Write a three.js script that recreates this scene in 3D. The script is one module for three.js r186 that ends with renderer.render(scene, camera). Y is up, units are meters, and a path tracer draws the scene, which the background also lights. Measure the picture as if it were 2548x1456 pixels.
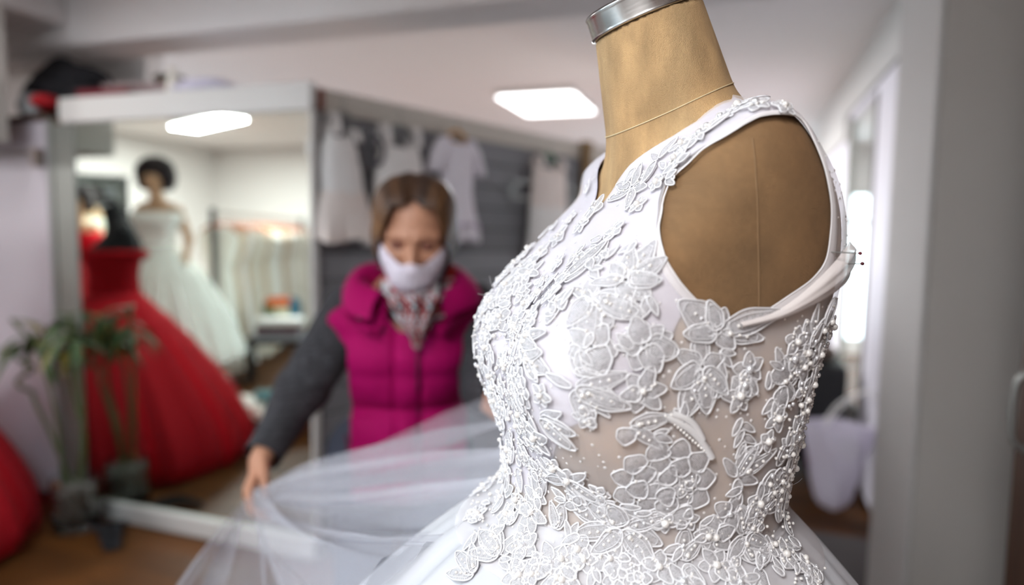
import * as THREE from 'three';
import { RoundedBoxGeometry } from 'three/addons/geometries/RoundedBoxGeometry.js';
import { mergeGeometries } from 'three/addons/utils/BufferGeometryUtils.js';
import { RectAreaLightUniformsLib } from 'three/addons/lights/RectAreaLightUniformsLib.js';

// ---------- camera, daylight, exposure ----------
const scene = new THREE.Scene();
const D2R = Math.PI / 180;
const camera = new THREE.PerspectiveCamera(2 * Math.atan(728 / 1660) / D2R, 2548 / 1456, 0.03, 60);
camera.filmGauge = 36;
camera.position.set(0, 1.4, 0);
camera.rotation.order = 'YXZ';
camera.rotation.set(-4.75 * D2R, 18.6 * D2R, 0.9 * D2R);
camera.focus = 0.52;
camera.userData.fStop = 2.1;
const renderer = new THREE.WebGLRenderer({ antialias: true });
renderer.toneMapping = THREE.LinearToneMapping;
renderer.toneMappingExposure = 1.6;
renderer.shadowMap.enabled = true;
scene.background = new THREE.Color(0.90, 0.96, 1.0);   // overcast sky beyond the shop windows
scene.backgroundIntensity = 4.7;
RectAreaLightUniformsLib.init();
const LED = 130, LED_COLOR = new THREE.Color(0.97, 0.98, 1.0);

// ---------- small tools ----------
const V = (x, y, z) => new THREE.Vector3(x, y, z);
const { cos, sin, abs, min, max, PI, hypot, sqrt, floor, pow, exp, atan2 } = Math;
function rng(seed) { let s = seed >>> 0; return () => { s = (s + 0x6d2b79f5) | 0; let t = Math.imul(s ^ (s >>> 15), 1 | s); t = (t + Math.imul(t ^ (t >>> 7), 61 | t)) ^ t; return ((t ^ (t >>> 14)) >>> 0) / 4294967296; }; }
const clamp = (x, a, b) => min(b, max(a, x)), lerp = (a, b, t) => a + (b - a) * t, smooth = (a, b, x) => { const t = clamp((x - a) / (b - a), 0, 1); return t * t * (3 - 2 * t); };
const smin = (a, b, k) => { const h = max(k - abs(a - b), 0) / k; return min(a, b) - h * h * k / 4; }, smax = (a, b, k) => -smin(-a, -b, k);
function hash3(x, y, z) { let h = Math.imul(x, 374761393) + Math.imul(y, 668265263) + Math.imul(z, 2147483647 ^ 0x5bd1e995); h = Math.imul(h ^ (h >>> 13), 1274126177); return ((h ^ (h >>> 16)) >>> 0) / 4294967296; }
function noise3(x, y, z) {
  const X = floor(x), Y = floor(y), Z = floor(z), f = (t) => t * t * (3 - 2 * t), u = f(x - X), v = f(y - Y), w = f(z - Z);
  const L = (dz) => lerp(lerp(hash3(X, Y, Z + dz), hash3(X + 1, Y, Z + dz), u), lerp(hash3(X, Y + 1, Z + dz), hash3(X + 1, Y + 1, Z + dz), u), v);
  return lerp(L(0), L(1), w);
}
const used = new Map();
function numbered(name) { const n = used.get(name) ?? 0; used.set(name, n + 1); return n ? name + '_' + String(n).padStart(3, '0') : name; }
function tag(o, label, category, group) { o.userData.label = label; o.userData.category = category; if (group) o.userData.group = group; return o; }
function thing(name, label, category, p = [0, 0, 0], turn = 0, group) {
  const o = new THREE.Group(); o.name = numbered(name); scene.add(o); o.position.set(...p); o.rotation.y = turn; return tag(o, label, category, group);
}
function part(name, geo, mat, parent, label) {
  const m = new THREE.Mesh(geo, mat); m.name = name; m.castShadow = m.receiveShadow = true; if (label) m.userData.label = label;
  (parent ?? scene).add(m); return m;
}
function struct(name, geo, mat) { const m = part(numbered(name), geo, mat); m.userData.kind = 'structure'; return m; }
function solo(name, geo, mat, label, category, group) { return tag(part(numbered(name), geo, mat), label, category, group); }
const at = (g, x, y, z) => g.translate(x, y, z);
const box = (x0, x1, y0, y1, z0, z1) => at(new THREE.BoxGeometry(x1 - x0, y1 - y0, z1 - z0), (x0 + x1) / 2, (y0 + y1) / 2, (z0 + z1) / 2);
const rbox = (x0, x1, y0, y1, z0, z1, r = 0.006) => at(new RoundedBoxGeometry(x1 - x0, y1 - y0, z1 - z0, 2, min(r, (x1 - x0) / 2.1, (y1 - y0) / 2.1, (z1 - z0) / 2.1)), (x0 + x1) / 2, (y0 + y1) / 2, (z0 + z1) / 2);
const merged = (list) => mergeGeometries(list.map((g) => { const n = g.index ? g.toNonIndexed() : g; for (const k of Object.keys(n.attributes)) if (!['position', 'normal', 'uv'].includes(k)) n.deleteAttribute(k); if (!n.attributes.uv) n.setAttribute('uv', new THREE.BufferAttribute(new Float32Array(n.attributes.position.count * 2), 2)); return n; }));
const tube = (pts, r, seg = 24, rad = 8, closed = false) => new THREE.TubeGeometry(new THREE.CatmullRomCurve3(pts.map((p) => p.isVector3 ? p : V(...p)), closed), seg, r, rad, closed);
const lathe = (pts, seg = 40) => new THREE.LatheGeometry(pts.map(([r, y]) => new THREE.Vector2(r, y)), seg);
function surface(nu, nv, fn, closedU = false) {   // grid of fn(u, v) -> [x, y, z]
  const pos = [], uv = [], idx = [];
  for (let j = 0; j <= nv; j++) for (let i = 0; i <= nu; i++) { const p = fn(i / nu, j / nv); pos.push(p[0], p[1], p[2]); uv.push(i / nu, j / nv); }
  const w = nu + 1;
  for (let j = 0; j < nv; j++) for (let i = 0; i < nu; i++) { const a = j * w + i; idx.push(a, a + 1, a + w, a + 1, a + w + 1, a + w); }
  const g = new THREE.BufferGeometry(); g.setAttribute('position', new THREE.Float32BufferAttribute(pos, 3)); g.setAttribute('uv', new THREE.Float32BufferAttribute(uv, 2)); g.setIndex(idx); g.computeVertexNormals();
  if (closedU) { const n = g.attributes.normal; for (let j = 0; j <= nv; j++) { const a = j * w, b = a + nu; const v = V(n.getX(a) + n.getX(b), n.getY(a) + n.getY(b), n.getZ(a) + n.getZ(b)).normalize(); n.setXYZ(a, v.x, v.y, v.z); n.setXYZ(b, v.x, v.y, v.z); } }
  return g;
}

// ---------- materials ----------
function texture(w, h, fn, { srgb = true, rx = 1, ry = 1 } = {}) {
  const d = new Uint8Array(w * h * 4);
  for (let y = 0; y < h; y++) for (let x = 0; x < w; x++) { const c = fn(x / w, y / h, x, y), i = (y * w + x) * 4; for (let k = 0; k < 4; k++) d[i + k] = clamp(Math.round((c[k] ?? 1) * 255), 0, 255); }
  const t = new THREE.DataTexture(d, w, h); t.wrapS = t.wrapT = THREE.RepeatWrapping; t.magFilter = THREE.LinearFilter; t.minFilter = THREE.LinearMipmapLinearFilter;
  if (srgb) t.colorSpace = THREE.SRGBColorSpace; t.repeat.set(rx, ry); t.needsUpdate = true; return t;
}
const periodic = (u, v, n, z = 0) => { const f = (x, y) => noise3(x, y, z); const a = u * n, b = v * n, s = smooth(0.75, 1, u), t = smooth(0.75, 1, v); return lerp(lerp(f(a, b), f(a - n, b), s), lerp(f(a, b - n), f(a - n, b - n), s), t); };
const std = (color, roughness = 0.7, extra = {}) => new THREE.MeshStandardMaterial({ color, roughness, ...extra });
const phys = (o) => new THREE.MeshPhysicalMaterial(o);
const plasterBump = texture(256, 256, (u, v) => { const n = periodic(u, v, 40, 1) * 0.6 + periodic(u, v, 110, 2) * 0.4; return [n, n, n]; }, { srgb: false, rx: 3, ry: 3 });
const M = {
  ceiling: std('#ebe7e6', 0.9, { bumpMap: plasterBump, bumpScale: 0.0006 }),
  wall: std('#d9d6d4', 0.85, { bumpMap: plasterBump, bumpScale: 0.0006 }),
  column: std('#b5aea8', 0.85, { bumpMap: plasterBump, bumpScale: 0.0006 }),
  whitePaint: std('#cbc8c4', 0.5), whiteGloss: phys({ color: '#b8b1b8', roughness: 0.22, clearcoat: 0.5, clearcoatRoughness: 0.12 }),
  trim: std('#c9c1b6', 0.7), redBrown: std('#8a5040', 0.7), brownWood: std('#4a2f1c', 0.5), darkMetal: std('#23252a', 0.4, { metalness: 0.5 }), steel: std('#9c9c98', 0.5, { metalness: 0.85 }), alu: std('#8b8d87', 0.4, { metalness: 0.35 }),
  mirror: std('#dfe8e0', 0.015, { metalness: 1 }),
  pane: phys({ color: '#f4fbff', roughness: 0, transmission: 1, thickness: 0, ior: 1.45 }),
  black: std('#101114', 0.75), darkCloth: std('#17171c', 0.9), grayCloth: std('#5c5a60', 0.95),
  red: phys({ color: '#c41020', roughness: 0.9, specularIntensity: 0.3 }), redDeep: phys({ color: '#a00d19', roughness: 0.9, specularIntensity: 0.3 }), tomato: std('#b3121f', 0.8),
  white: std('#f0ede9', 0.85), cream: std('#e9e4d8', 0.85), ivory: std('#efeee6', 0.85), champagne: std('#cdb79a', 0.85), blush: std('#efe2da', 0.9), lilacWhite: std('#ebe5ec', 0.85), greyWhite: std('#efeae6', 0.9),
  skin: phys({ color: '#c58f72', roughness: 0.5, sheen: 0.3, sheenRoughness: 0.5, sheenColor: new THREE.Color('#ffb090') }),
  plasticSkin: std('#c9a07c', 0.5), hairDark: std('#22181a', 0.75),
  leaf: phys({ color: '#3f5a26', roughness: 0.55, transmission: 0.3, thickness: 0 }), leafYellow: phys({ color: '#8a7a26', roughness: 0.55, transmission: 0.3, thickness: 0 }), stalk: std('#4f5a30', 0.6), pebble: std('#8c8782', 0.8),
  glass: phys({ color: '#f2f6f4', roughness: 0.02, transmission: 1, thickness: 0.004, ior: 1.5 }),
};
// ---------- the room ----------
const H = 2.6;
const floorMap = texture(1024, 1024, (u, v) => {
  const row = floor(v * 8), shift = hash3(row, 7, 1), k = floor((u + shift) * 3), tone = hash3(row, ((k % 3) + 3) % 3, 5);
  const g = periodic(u, v * 1, 9, row) * 0.3 + noise3(u * 14 + row * 9, v * 260, 3) * 0.45 + noise3(u * 40, v * 700, 8) * 0.25;
  const joint = min(v * 8 % 1, 1 - v * 8 % 1) < 0.012 ? 0.72 : 1, s = (0.78 + 0.3 * tone) * (0.82 + 0.36 * g) * joint;
  return [0.36 * s, 0.215 * s, 0.085 * s];
}, { rx: 7, ry: 11 });
M.floor = phys({ color: '#ffffff', roughness: 0.55, specularIntensity: 0.35, map: floorMap });
struct('floor', box(-7.3, 2.6, -0.1, 0, -9.4, 3.3), M.floor);
struct('ceiling', merged([box(-7.3, 2.6, H, H + 0.1, -9.4, -0.68), box(-7.3, -2.65, H, H + 0.1, -0.68, 3.3), box(-1.4, 2.6, H, H + 0.1, -0.68, 1.7)]), M.ceiling);

// back wall with the clothes rails, and an added recess, unseen left of the camera, glazed on three sides to bring in daylight
struct('wall_back', box(-7.2, -2.75, 0, H, 3.1, 3.3), M.wall);
struct('wall_near', box(-1.3, 2.6, 0, H, 1.6, 1.7), M.wall);
function glazedWall(name, x0, x1, z0, z1, ends, y0, y1, bars) {   // a wall along x or z with one wide window in it
  const alongX = x1 - x0 > z1 - z0, [e0, e1] = ends, B = (a, b, c, d) => alongX ? box(a, b, c, d, z0, z1) : box(x0, x1, c, d, a, b), s0 = alongX ? x0 : z0, s1 = alongX ? x1 : z1, mid = alongX ? (z0 + z1) / 2 : (x0 + x1) / 2;
  struct(name, merged([B(s0, e0, 0, H), B(e1, s1, 0, H), B(e0, e1, 0, y0), B(e0, e1, y1, H)]), M.wall);
  const F = (a, b, c, d, t = 0.03) => alongX ? rbox(a, b, c, d, mid - t, mid + t) : rbox(mid - t, mid + t, c, d, a, b);
  const list = [F(e0, e1, y0, y0 + 0.06), F(e0, e1, y1 - 0.06, y1)]; for (let k = 0; k <= bars; k++) { const c = lerp(e0 + 0.025, e1 - 0.025, k / bars); list.push(F(c - 0.025, c + 0.025, y0, y1)); }
  const w = struct('window_' + ++windows, merged(list), M.whitePaint);
  for (let k = 0; k < bars; k++) part('pane', alongX ? box(lerp(e0, e1, k / bars) + 0.02, lerp(e0, e1, (k + 1) / bars) - 0.02, y0 + 0.03, y1 - 0.03, mid - 0.002, mid + 0.002) : box(mid - 0.002, mid + 0.002, y0 + 0.03, y1 - 0.03, lerp(e0, e1, k / bars) + 0.02, lerp(e0, e1, (k + 1) / bars) - 0.02), M.pane, w);
}
let windows = 0;
glazedWall('wall_left', -7.3, -7.2, -9.4, 3.3, [-7.6, -3.4], 0.7, 2.35, 3);  // the unseen window here is added to brighten the ceiling
glazedWall('wall_added_recess', -1.4, -1.3, -0.78, 1.7, [-0.42, 1.05], 0.3, 2.45, 1);  // added recess walls; this unseen window throws the key light on the form
glazedWall('wall_added_recess', -2.75, -1.4, -0.78, -0.68, [-2.5, -1.6], 1.05, 2.2, 1);
glazedWall('wall_added_recess', -2.75, -2.65, -0.68, 3.3, [-0.4, 2.0], 0.7, 2.3, 2);
{ // far wall with a glazed door
  const x0 = -0.95, x1 = 0.5, y0 = 0.12, y1 = 2.05;
  struct('wall_far', merged([box(-7.2, x0, 0, H, -9.4, -9.2), box(x1, 2.6, 0, H, -9.4, -9.2), box(x0, x1, 0, y0, -9.4, -9.2), box(x0, x1, y1, H, -9.4, -9.2)]), M.wall);
  const w = struct('window_' + ++windows, merged([rbox(x0, x1, y0, y0 + 0.08, -9.33, -9.26), rbox(x0, x1, y1 - 0.07, y1, -9.33, -9.26), rbox(x0, x1, 1.62, 1.68, -9.33, -9.26), rbox(x0, x0 + 0.06, y0, y1, -9.33, -9.26), rbox(x1 - 0.06, x1, y0, y1, -9.33, -9.26), rbox(-0.25, -0.19, y0, y1, -9.33, -9.26)]), M.whitePaint);
  part('pane', box(x0 + 0.03, x1 - 0.03, y0 + 0.03, y1 - 0.03, -9.298, -9.294), M.pane, w);
}
struct('wall_side', box(-7.2, -3.22, 0, H, -3.12, -3.0), M.wall);
struct('wall_right', box(0.71, 0.85, 0, H, -9.2, -2.64), M.wall);
struct('wall_right', box(2.5, 2.6, 0, H, -2.14, 1.6), M.wall);
struct('column', rbox(0.508, 2.6, 0, H, -2.64, -2.14, 0.012), M.column);
struct('trim', rbox(0.496, 0.508, 0, H, -2.645, -2.138, 0.003), std('#bdb9b6', 0.8));   // added skin: the column's lit side, its brightness put into a paler colour
// ceiling beam over the mirror, and the lower soffit running towards the camera on the left
struct('beam', rbox(-7.2, 2.55, 2.35, H, -2.9, -2.62, 0.008), M.ceiling);
struct('beam', rbox(-4.6, -3.33, 2.45, H, -2.62, -1.3, 0.008), M.ceiling);
// grey boarded partition running away diagonally from the mirror's edge, behind the clothes
const PA = V(-1.735, 0, -2.46), PB = V(-0.76, 0, -5.02), PT = atan2(-(PB.z - PA.z), PB.x - PA.x);
{
  const L = PA.distanceTo(PB), w = struct('wall_partition', box(0, L, 0, 1.92, -0.06, 0), std('#2e2e31', 0.8)); w.position.copy(PA); w.rotation.y = PT;
  const tones = ['#828286', '#88888c', '#7c7c80', '#8c8c90'].map((c) => std(c, 0.75, { bumpMap: plasterBump, bumpScale: 0.0005 }));
  const board = rbox(0, L, 0.003, 0.117, 0, 0.012, 0.004), r = rng(5);
  for (let k = 0; k < 16; k++) { const p = part('plank', board, tones[floor(r() * 4)], w); p.position.y = k * 0.12; }
  part('trim_board', rbox(-0.01, L, 1.92, 2.02, -0.06, 0.022), M.trim, w, 'beige board along the top of the grey wall');
  part('end_block', rbox(0.005, 0.04, 1.925, 2.012, 0.022, 0.034), M.redBrown, w, 'small red-brown block at the end of the board');
}
// ---------- ceiling lamps ----------
function ledPanel(x, z, w, l, turn, label, power) {
  const t = thing('ceiling_light', label, 'ceiling light', [x, H - 0.045, z], turn);
  part('frame', rbox(-w / 2, w / 2, 0.0, 0.045, -l / 2, l / 2, 0.02), M.whitePaint, t);
  const s = new THREE.Shape(), r = 0.05, a = w / 2 - 0.012, b = l / 2 - 0.012;
  s.moveTo(-a + r, -b); s.lineTo(a - r, -b); s.quadraticCurveTo(a, -b, a, -b + r); s.lineTo(a, b - r); s.quadraticCurveTo(a, b, a - r, b); s.lineTo(-a + r, b); s.quadraticCurveTo(-a, b, -a, b - r); s.lineTo(-a, -b + r); s.quadraticCurveTo(-a, -b, -a + r, -b);
  part('diffuser', at(new THREE.ExtrudeGeometry(s, { depth: 0.012, bevelEnabled: false }).rotateX(PI / 2), 0, 0.006, 0), std('#ffffff', 0.6, { emissive: LED_COLOR, emissiveIntensity: 3 }), t, 'glowing white diffuser');
  const light = new THREE.RectAreaLight(LED_COLOR, LED * power, w - 0.06, l - 0.06); light.name = 'ceiling_light_lamp'; light.position.set(0, -0.012, 0); light.rotation.x = -PI / 2; t.add(light);
}
ledPanel(-1.62, -5.72, 0.68, 0.92, 0, 'white square LED panel on the ceiling above the grey boarded wall', 1);
ledPanel(-5.36, 1.0, 1.2, 0.36, 0.4, 'LED panel seen only as a bright reflection inside the big mirror', 1);
ledPanel(-0.35, 1.15, 0.66, 0.92, 0, 'added LED fill panel on the ceiling behind the camera, unseen', 0.135);  // unseen panel added as fill light for the form
ledPanel(-3.05, -1.35, 0.66, 0.92, 0, 'added LED fill panel on the ceiling over the red gown, unseen', 0.022);  // unseen panel added to lift the light around the mirror and gowns
// ---------- big mirror on the left ----------
{
  const t = thing('wall_mirror', 'large floor-standing mirror with white boards at its top and bottom', 'mirror', [-2.35, 0, -2.37]);
  const p = (x0, x1, y0, y1, z0, z1) => rbox(x0 + 2.35, x1 + 2.35, y0, y1, z0, z1, 0.004);
  part('mirror_glass', box(-3.0 + 2.35, -1.685 + 2.35, 0.08, 1.905, -0.012, -0.006), M.mirror, t, 'mirror glass');
  part('back_board', p(-3.17, -1.672, 0.02, 1.93, -0.04, -0.013), M.brownWood, t);
  part('top_board', p(-3.07, -1.672, 1.905, 2.02, -0.03, 0.012), M.whitePaint, t, 'white board along the top');
  part('bottom_board', p(-2.96, -1.672, 0, 0.085, -0.03, 0.016), M.whitePaint, t, 'white board along the floor');
  part('side_frame', p(-3.165, -3.135, 0, 1.93, -0.03, 0.008), M.alu, t, 'grey metal side frame');
  part('side_frame', p(-3.135, -2.998, 0, 1.905, -0.03, 0.0), M.alu, t, 'grey metal side frame');
  part('side_frame', p(-1.684, -1.67, 0, 1.905, -0.04, 0.006), M.whitePaint, t, 'thin white edge');
  part('clip', p(-1.70, -1.686, 1.72, 1.79, -0.008, 0.006), M.ivory, t, 'small pale clip on the mirror edge');
}
// ---------- white cabinets at the left ----------
{
  const t = thing('tall_cabinet', 'tall glossy white cabinet standing left of the big mirror', 'cabinet', [-3.7, 0, -2.66]);
  part('body', rbox(-0.55, 0.525, 0.06, 1.93, -0.28, 0.27), M.whiteGloss, t);
  part('plinth', rbox(-0.54, 0.51, 0, 0.06, -0.27, 0.25), M.black, t);
  part('top_panel', rbox(-0.55, 0.53, 1.93, 1.955, -0.29, 0.29), M.brownWood, t, 'brown wooden top');
  part('door', rbox(-0.545, -0.012, 0.07, 1.92, 0.27, 0.29), M.whiteGloss, t);
  part('door', rbox(-0.008, 0.52, 0.07, 1.92, 0.27, 0.29), M.whiteGloss, t);
  part('hanging_rail', tube([[-0.5, 1.775, 0.33], [0.5, 1.765, 0.33]], 0.011), M.steel, t, 'thin metal rail across the cabinet front');
  part('rail_bracket', merged([rbox(0.485, 0.515, 1.70, 1.79, 0.288, 0.345)]), std('#8d7f78', 0.6), t);
  const c = thing('closet', 'low white closet behind the big mirror carrying the clutter', 'cabinet', [-2.65, 0, -2.72]);
  part('body', rbox(-0.52, 0.5, 0.05, 2.015, -0.26, 0.29), M.whitePaint, c); part('plinth', rbox(-0.5, 0.48, 0, 0.05, -0.25, 0.27), M.black, c);
  const o = thing('overhead_cabinet', 'white overhead cabinet at the left edge above the tall cabinet', 'cabinet', [-3.655, 1.80, -2.1]);
  part('body', rbox(-0.5, 0.42, 0, 0.645, -0.14, 0.13), M.column, o); part('door', rbox(-0.49, 0.415, 0.005, 0.64, 0.13, 0.148), M.column, o);
}
M.wardrobe = std('#d9d5de', 0.6);
// ---------- wardrobe with mirror door along the right wall ----------
{
  const t = thing('sliding_wardrobe', 'white wardrobe with a framed mirror door along the right wall', 'wardrobe', [0.71, 0, -4.8]);
  const p = (z0, z1, y0, y1, x0, x1, r = 0.004) => rbox(x0, x1, y0, y1, z0 + 4.8, z1 + 4.8, r);
  part('header', p(-7.4, -2.66, 2.31, H - 0.002, -0.012, 0), M.whitePaint, t);
  part('header_shade', p(-7.4, -2.66, 2.27, 2.31, -0.002, 0), std('#6f6a66', 0.8), t);  // dark strip: the shadow under the header put into its colour
  part('door_frame', merged([p(-4.13, -2.66, 0.05, 2.27, -0.02, 0), p(-5.1, -4.13, 2.215, 2.27, -0.02, 0)]), M.wardrobe, t);
  part('door_edge', p(-4.19, -4.13, 0.05, 2.225, -0.03, 0), std('#77736f', 0.5), t);
  part('mirror_panel', box(-0.008, -0.001, 0.42, 2.205, -5.03 + 4.8, -4.19 + 4.8), M.mirror, t, 'mirror door');
  part('door_frame', merged([p(-5.12, -5.03, 0.05, 2.225, -0.03, 0), p(-5.03, -4.19, 0.05, 0.42, -0.02, 0)]), M.whitePaint, t);
  part('door', p(-7.3, -5.14, 0.05, 2.1, -0.024, 0), M.wardrobe, t); part('pelmet', p(-7.3, -5.14, 2.1, 2.26, -0.05, 0), M.whitePaint, t);
  part('plinth', p(-7.4, -2.66, 0, 0.05, -0.006, 0), M.brownWood, t);
}

// brown wooden cupboard close by on the right
{
  const t = thing('brown_cupboard', 'dark brown wooden cupboard at the right edge of the picture', 'cupboard', [0.925, 0, -0.5]);
  const grain = texture(256, 512, (u, v) => { const n = noise3(u * 30, v * 3, 2) * 0.6 + noise3(u * 90, v * 5, 4) * 0.4, s = 0.6 + 0.6 * n; return [0.30 * s, 0.185 * s, 0.115 * s]; });
  const wood = std('#ffffff', 0.5, { map: grain });
  part('body', rbox(-0.355, 0.4, 0.06, 2.3, -1.1, 1.5, 0.006), wood, t); part('plinth', rbox(-0.33, 0.38, 0, 0.06, -1.08, 1.48), M.black, t);
  for (let k = 0; k < 3; k++) { const d = part('door', rbox(-0.375, -0.356, 0.08, 2.28, -1.09 + k * 0.863, -1.09 + k * 0.863 + 0.855, 0.004), wood, t); part('handle', tube([[-0.378, 1.0, -1.02 + k * 0.863], [-0.40, 1.02, -1.02 + k * 0.863], [-0.40, 1.14, -1.02 + k * 0.863], [-0.378, 1.16, -1.02 + k * 0.863]], 0.006), M.steel, d); }
}
// ---------- smooth bodies from distance fields ----------
function gradient(f, p, e = 0.0008) {
  const [x, y, z] = p, gx = f(x + e, y, z) - f(x - e, y, z), gy = f(x, y + e, z) - f(x, y - e, z), gz = f(x, y, z + e) - f(x, y, z - e), l = hypot(gx, gy, gz) || 1;
  return [gx / l, gy / l, gz / l, l / (2 * e)];
}
function settle(f, p, level = 0, rounds = 3) {
  for (let k = 0; k < rounds; k++) { const g = gradient(f, p), d = clamp((f(...p) - level) / max(g[3], 0.3), -0.03, 0.03); p = [p[0] - g[0] * d, p[1] - g[1] * d, p[2] - g[2] * d]; if (abs(d) < 1e-5) break; }
  return p;
}
function net(f, lo, hi, h, level = 0, settleRounds = 2) {   // surface nets
  const n = [0, 1, 2].map((k) => Math.ceil((hi[k] - lo[k]) / h) + 1), [nx, ny, nz] = n, val = new Float32Array(nx * ny * nz), id = (i, j, k) => (k * ny + j) * nx + i;
  for (let k = 0; k < nz; k++) for (let j = 0; j < ny; j++) for (let i = 0; i < nx; i++) val[id(i, j, k)] = f(lo[0] + i * h, lo[1] + j * h, lo[2] + k * h) - level;
  const cell = new Int32Array(nx * ny * nz).fill(-1), pos = [], nor = [], idx = [];
  const corner = [[0, 0, 0], [1, 0, 0], [0, 1, 0], [1, 1, 0], [0, 0, 1], [1, 0, 1], [0, 1, 1], [1, 1, 1]], edges = [[0, 1], [2, 3], [4, 5], [6, 7], [0, 2], [1, 3], [4, 6], [5, 7], [0, 4], [1, 5], [2, 6], [3, 7]];
  for (let k = 0; k < nz - 1; k++) for (let j = 0; j < ny - 1; j++) for (let i = 0; i < nx - 1; i++) {
    let inside = 0; const v = corner.map((c) => { const x = val[id(i + c[0], j + c[1], k + c[2])]; if (x < 0) inside++; return x; });
    if (!inside || inside === 8) continue;
    let sx = 0, sy = 0, sz = 0, m = 0;
    for (const [a, b] of edges) if ((v[a] < 0) !== (v[b] < 0)) { const t = v[a] / (v[a] - v[b]), A = corner[a], B = corner[b]; sx += lerp(A[0], B[0], t); sy += lerp(A[1], B[1], t); sz += lerp(A[2], B[2], t); m++; }
    let p = [lo[0] + (i + sx / m) * h, lo[1] + (j + sy / m) * h, lo[2] + (k + sz / m) * h];
    if (settleRounds) p = settle(f, p, level, settleRounds);
    const g = gradient(f, p); cell[id(i, j, k)] = pos.length / 3; pos.push(...p); nor.push(g[0], g[1], g[2]);
  }
  const quad = (a, b, c, d, flip) => { if (min(a, b, c, d) < 0) return; if (flip) idx.push(a, b, c, a, c, d); else idx.push(a, c, b, a, d, c); };
  for (let k = 1; k < nz - 1; k++) for (let j = 1; j < ny - 1; j++) for (let i = 1; i < nx - 1; i++) {
    const s = val[id(i, j, k)] < 0;
    if (s !== val[id(i + 1, j, k)] < 0) quad(cell[id(i, j - 1, k - 1)], cell[id(i, j, k - 1)], cell[id(i, j, k)], cell[id(i, j - 1, k)], s);
    if (s !== val[id(i, j + 1, k)] < 0) quad(cell[id(i - 1, j, k - 1)], cell[id(i - 1, j, k)], cell[id(i, j, k)], cell[id(i, j, k - 1)], s);
    if (s !== val[id(i, j, k + 1)] < 0) quad(cell[id(i - 1, j - 1, k)], cell[id(i, j - 1, k)], cell[id(i, j, k)], cell[id(i - 1, j, k)], s);
  }
  const g = new THREE.BufferGeometry(); g.setAttribute('position', new THREE.Float32BufferAttribute(pos, 3)); g.setAttribute('normal', new THREE.Float32BufferAttribute(nor, 3)); g.setIndex(idx); return g;
}
function clip(geo, keep) {   // keeps the side where keep(x, y, z, normal) > 0, cut exactly along its zero line
  const P = geo.attributes.position, N = geo.attributes.normal, pos = [...P.array], nor = [...N.array], val = [], idx = [], cut = new Map();
  for (let i = 0; i < P.count; i++) val.push(keep(P.getX(i), P.getY(i), P.getZ(i), N.getX(i), N.getY(i), N.getZ(i)));
  const mid = (a, b) => { const key = a < b ? a * 1e6 + b : b * 1e6 + a; if (!cut.has(key)) { const t = val[a] / (val[a] - val[b]); cut.set(key, pos.length / 3); for (let c = 0; c < 3; c++) { pos.push(lerp(pos[a * 3 + c], pos[b * 3 + c], t)); } for (let c = 0; c < 3; c++) nor.push(lerp(nor[a * 3 + c], nor[b * 3 + c], t)); val.push(0); } return cut.get(key); };
  const I = geo.index.array;
  for (let i = 0; i < I.length; i += 3) {
    const t = [I[i], I[i + 1], I[i + 2]], q = t.map((a) => val[a] > 0), n = q.filter(Boolean).length;
    if (n === 3) idx.push(...t); else if (n) {
      const r = n === 1 ? q.indexOf(true) : q.indexOf(false), [a, b, c] = [t[r], t[(r + 1) % 3], t[(r + 2) % 3]], ab = mid(a, b), ac = mid(a, c);
      if (n === 1) idx.push(a, ab, ac); else idx.push(ab, b, c, ab, c, ac);
    }
  }
  const map = new Map(), p2 = [], n2 = [], out = idx.map((i) => { if (!map.has(i)) { map.set(i, p2.length / 3); p2.push(pos[i * 3], pos[i * 3 + 1], pos[i * 3 + 2]); n2.push(nor[i * 3], nor[i * 3 + 1], nor[i * 3 + 2]); } return map.get(i); });
  const g = new THREE.BufferGeometry(); g.setAttribute('position', new THREE.Float32BufferAttribute(p2, 3)); g.setAttribute('normal', new THREE.Float32BufferAttribute(n2, 3)); g.setIndex(out); return g;
}
const uvFrom = (g, fn) => { const p = g.attributes.position, u = new Float32Array(p.count * 2); for (let i = 0; i < p.count; i++) { const [a, b] = fn(p.getX(i), p.getY(i), p.getZ(i)); u[i * 2] = a; u[i * 2 + 1] = b; } g.setAttribute('uv', new THREE.BufferAttribute(u, 2)); return g; };
const capsule = (p, a, b, ra, rb) => { const ax = b[0] - a[0], ay = b[1] - a[1], az = b[2] - a[2], px = p[0] - a[0], py = p[1] - a[1], pz = p[2] - a[2], t = clamp((px * ax + py * ay + pz * az) / (ax * ax + ay * ay + az * az), 0, 1); return hypot(px - ax * t, py - ay * t, pz - az * t) - lerp(ra, rb, t); };
const ellipsoid = (p, c, r) => { const x = (p[0] - c[0]) / r[0], y = (p[1] - c[1]) / r[1], z = (p[2] - c[2]) / r[2], k = hypot(x, y, z) + 1e-6, g = hypot(x / r[0], y / r[1], z / r[2]) / k; return (k - 1) / g; };

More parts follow.
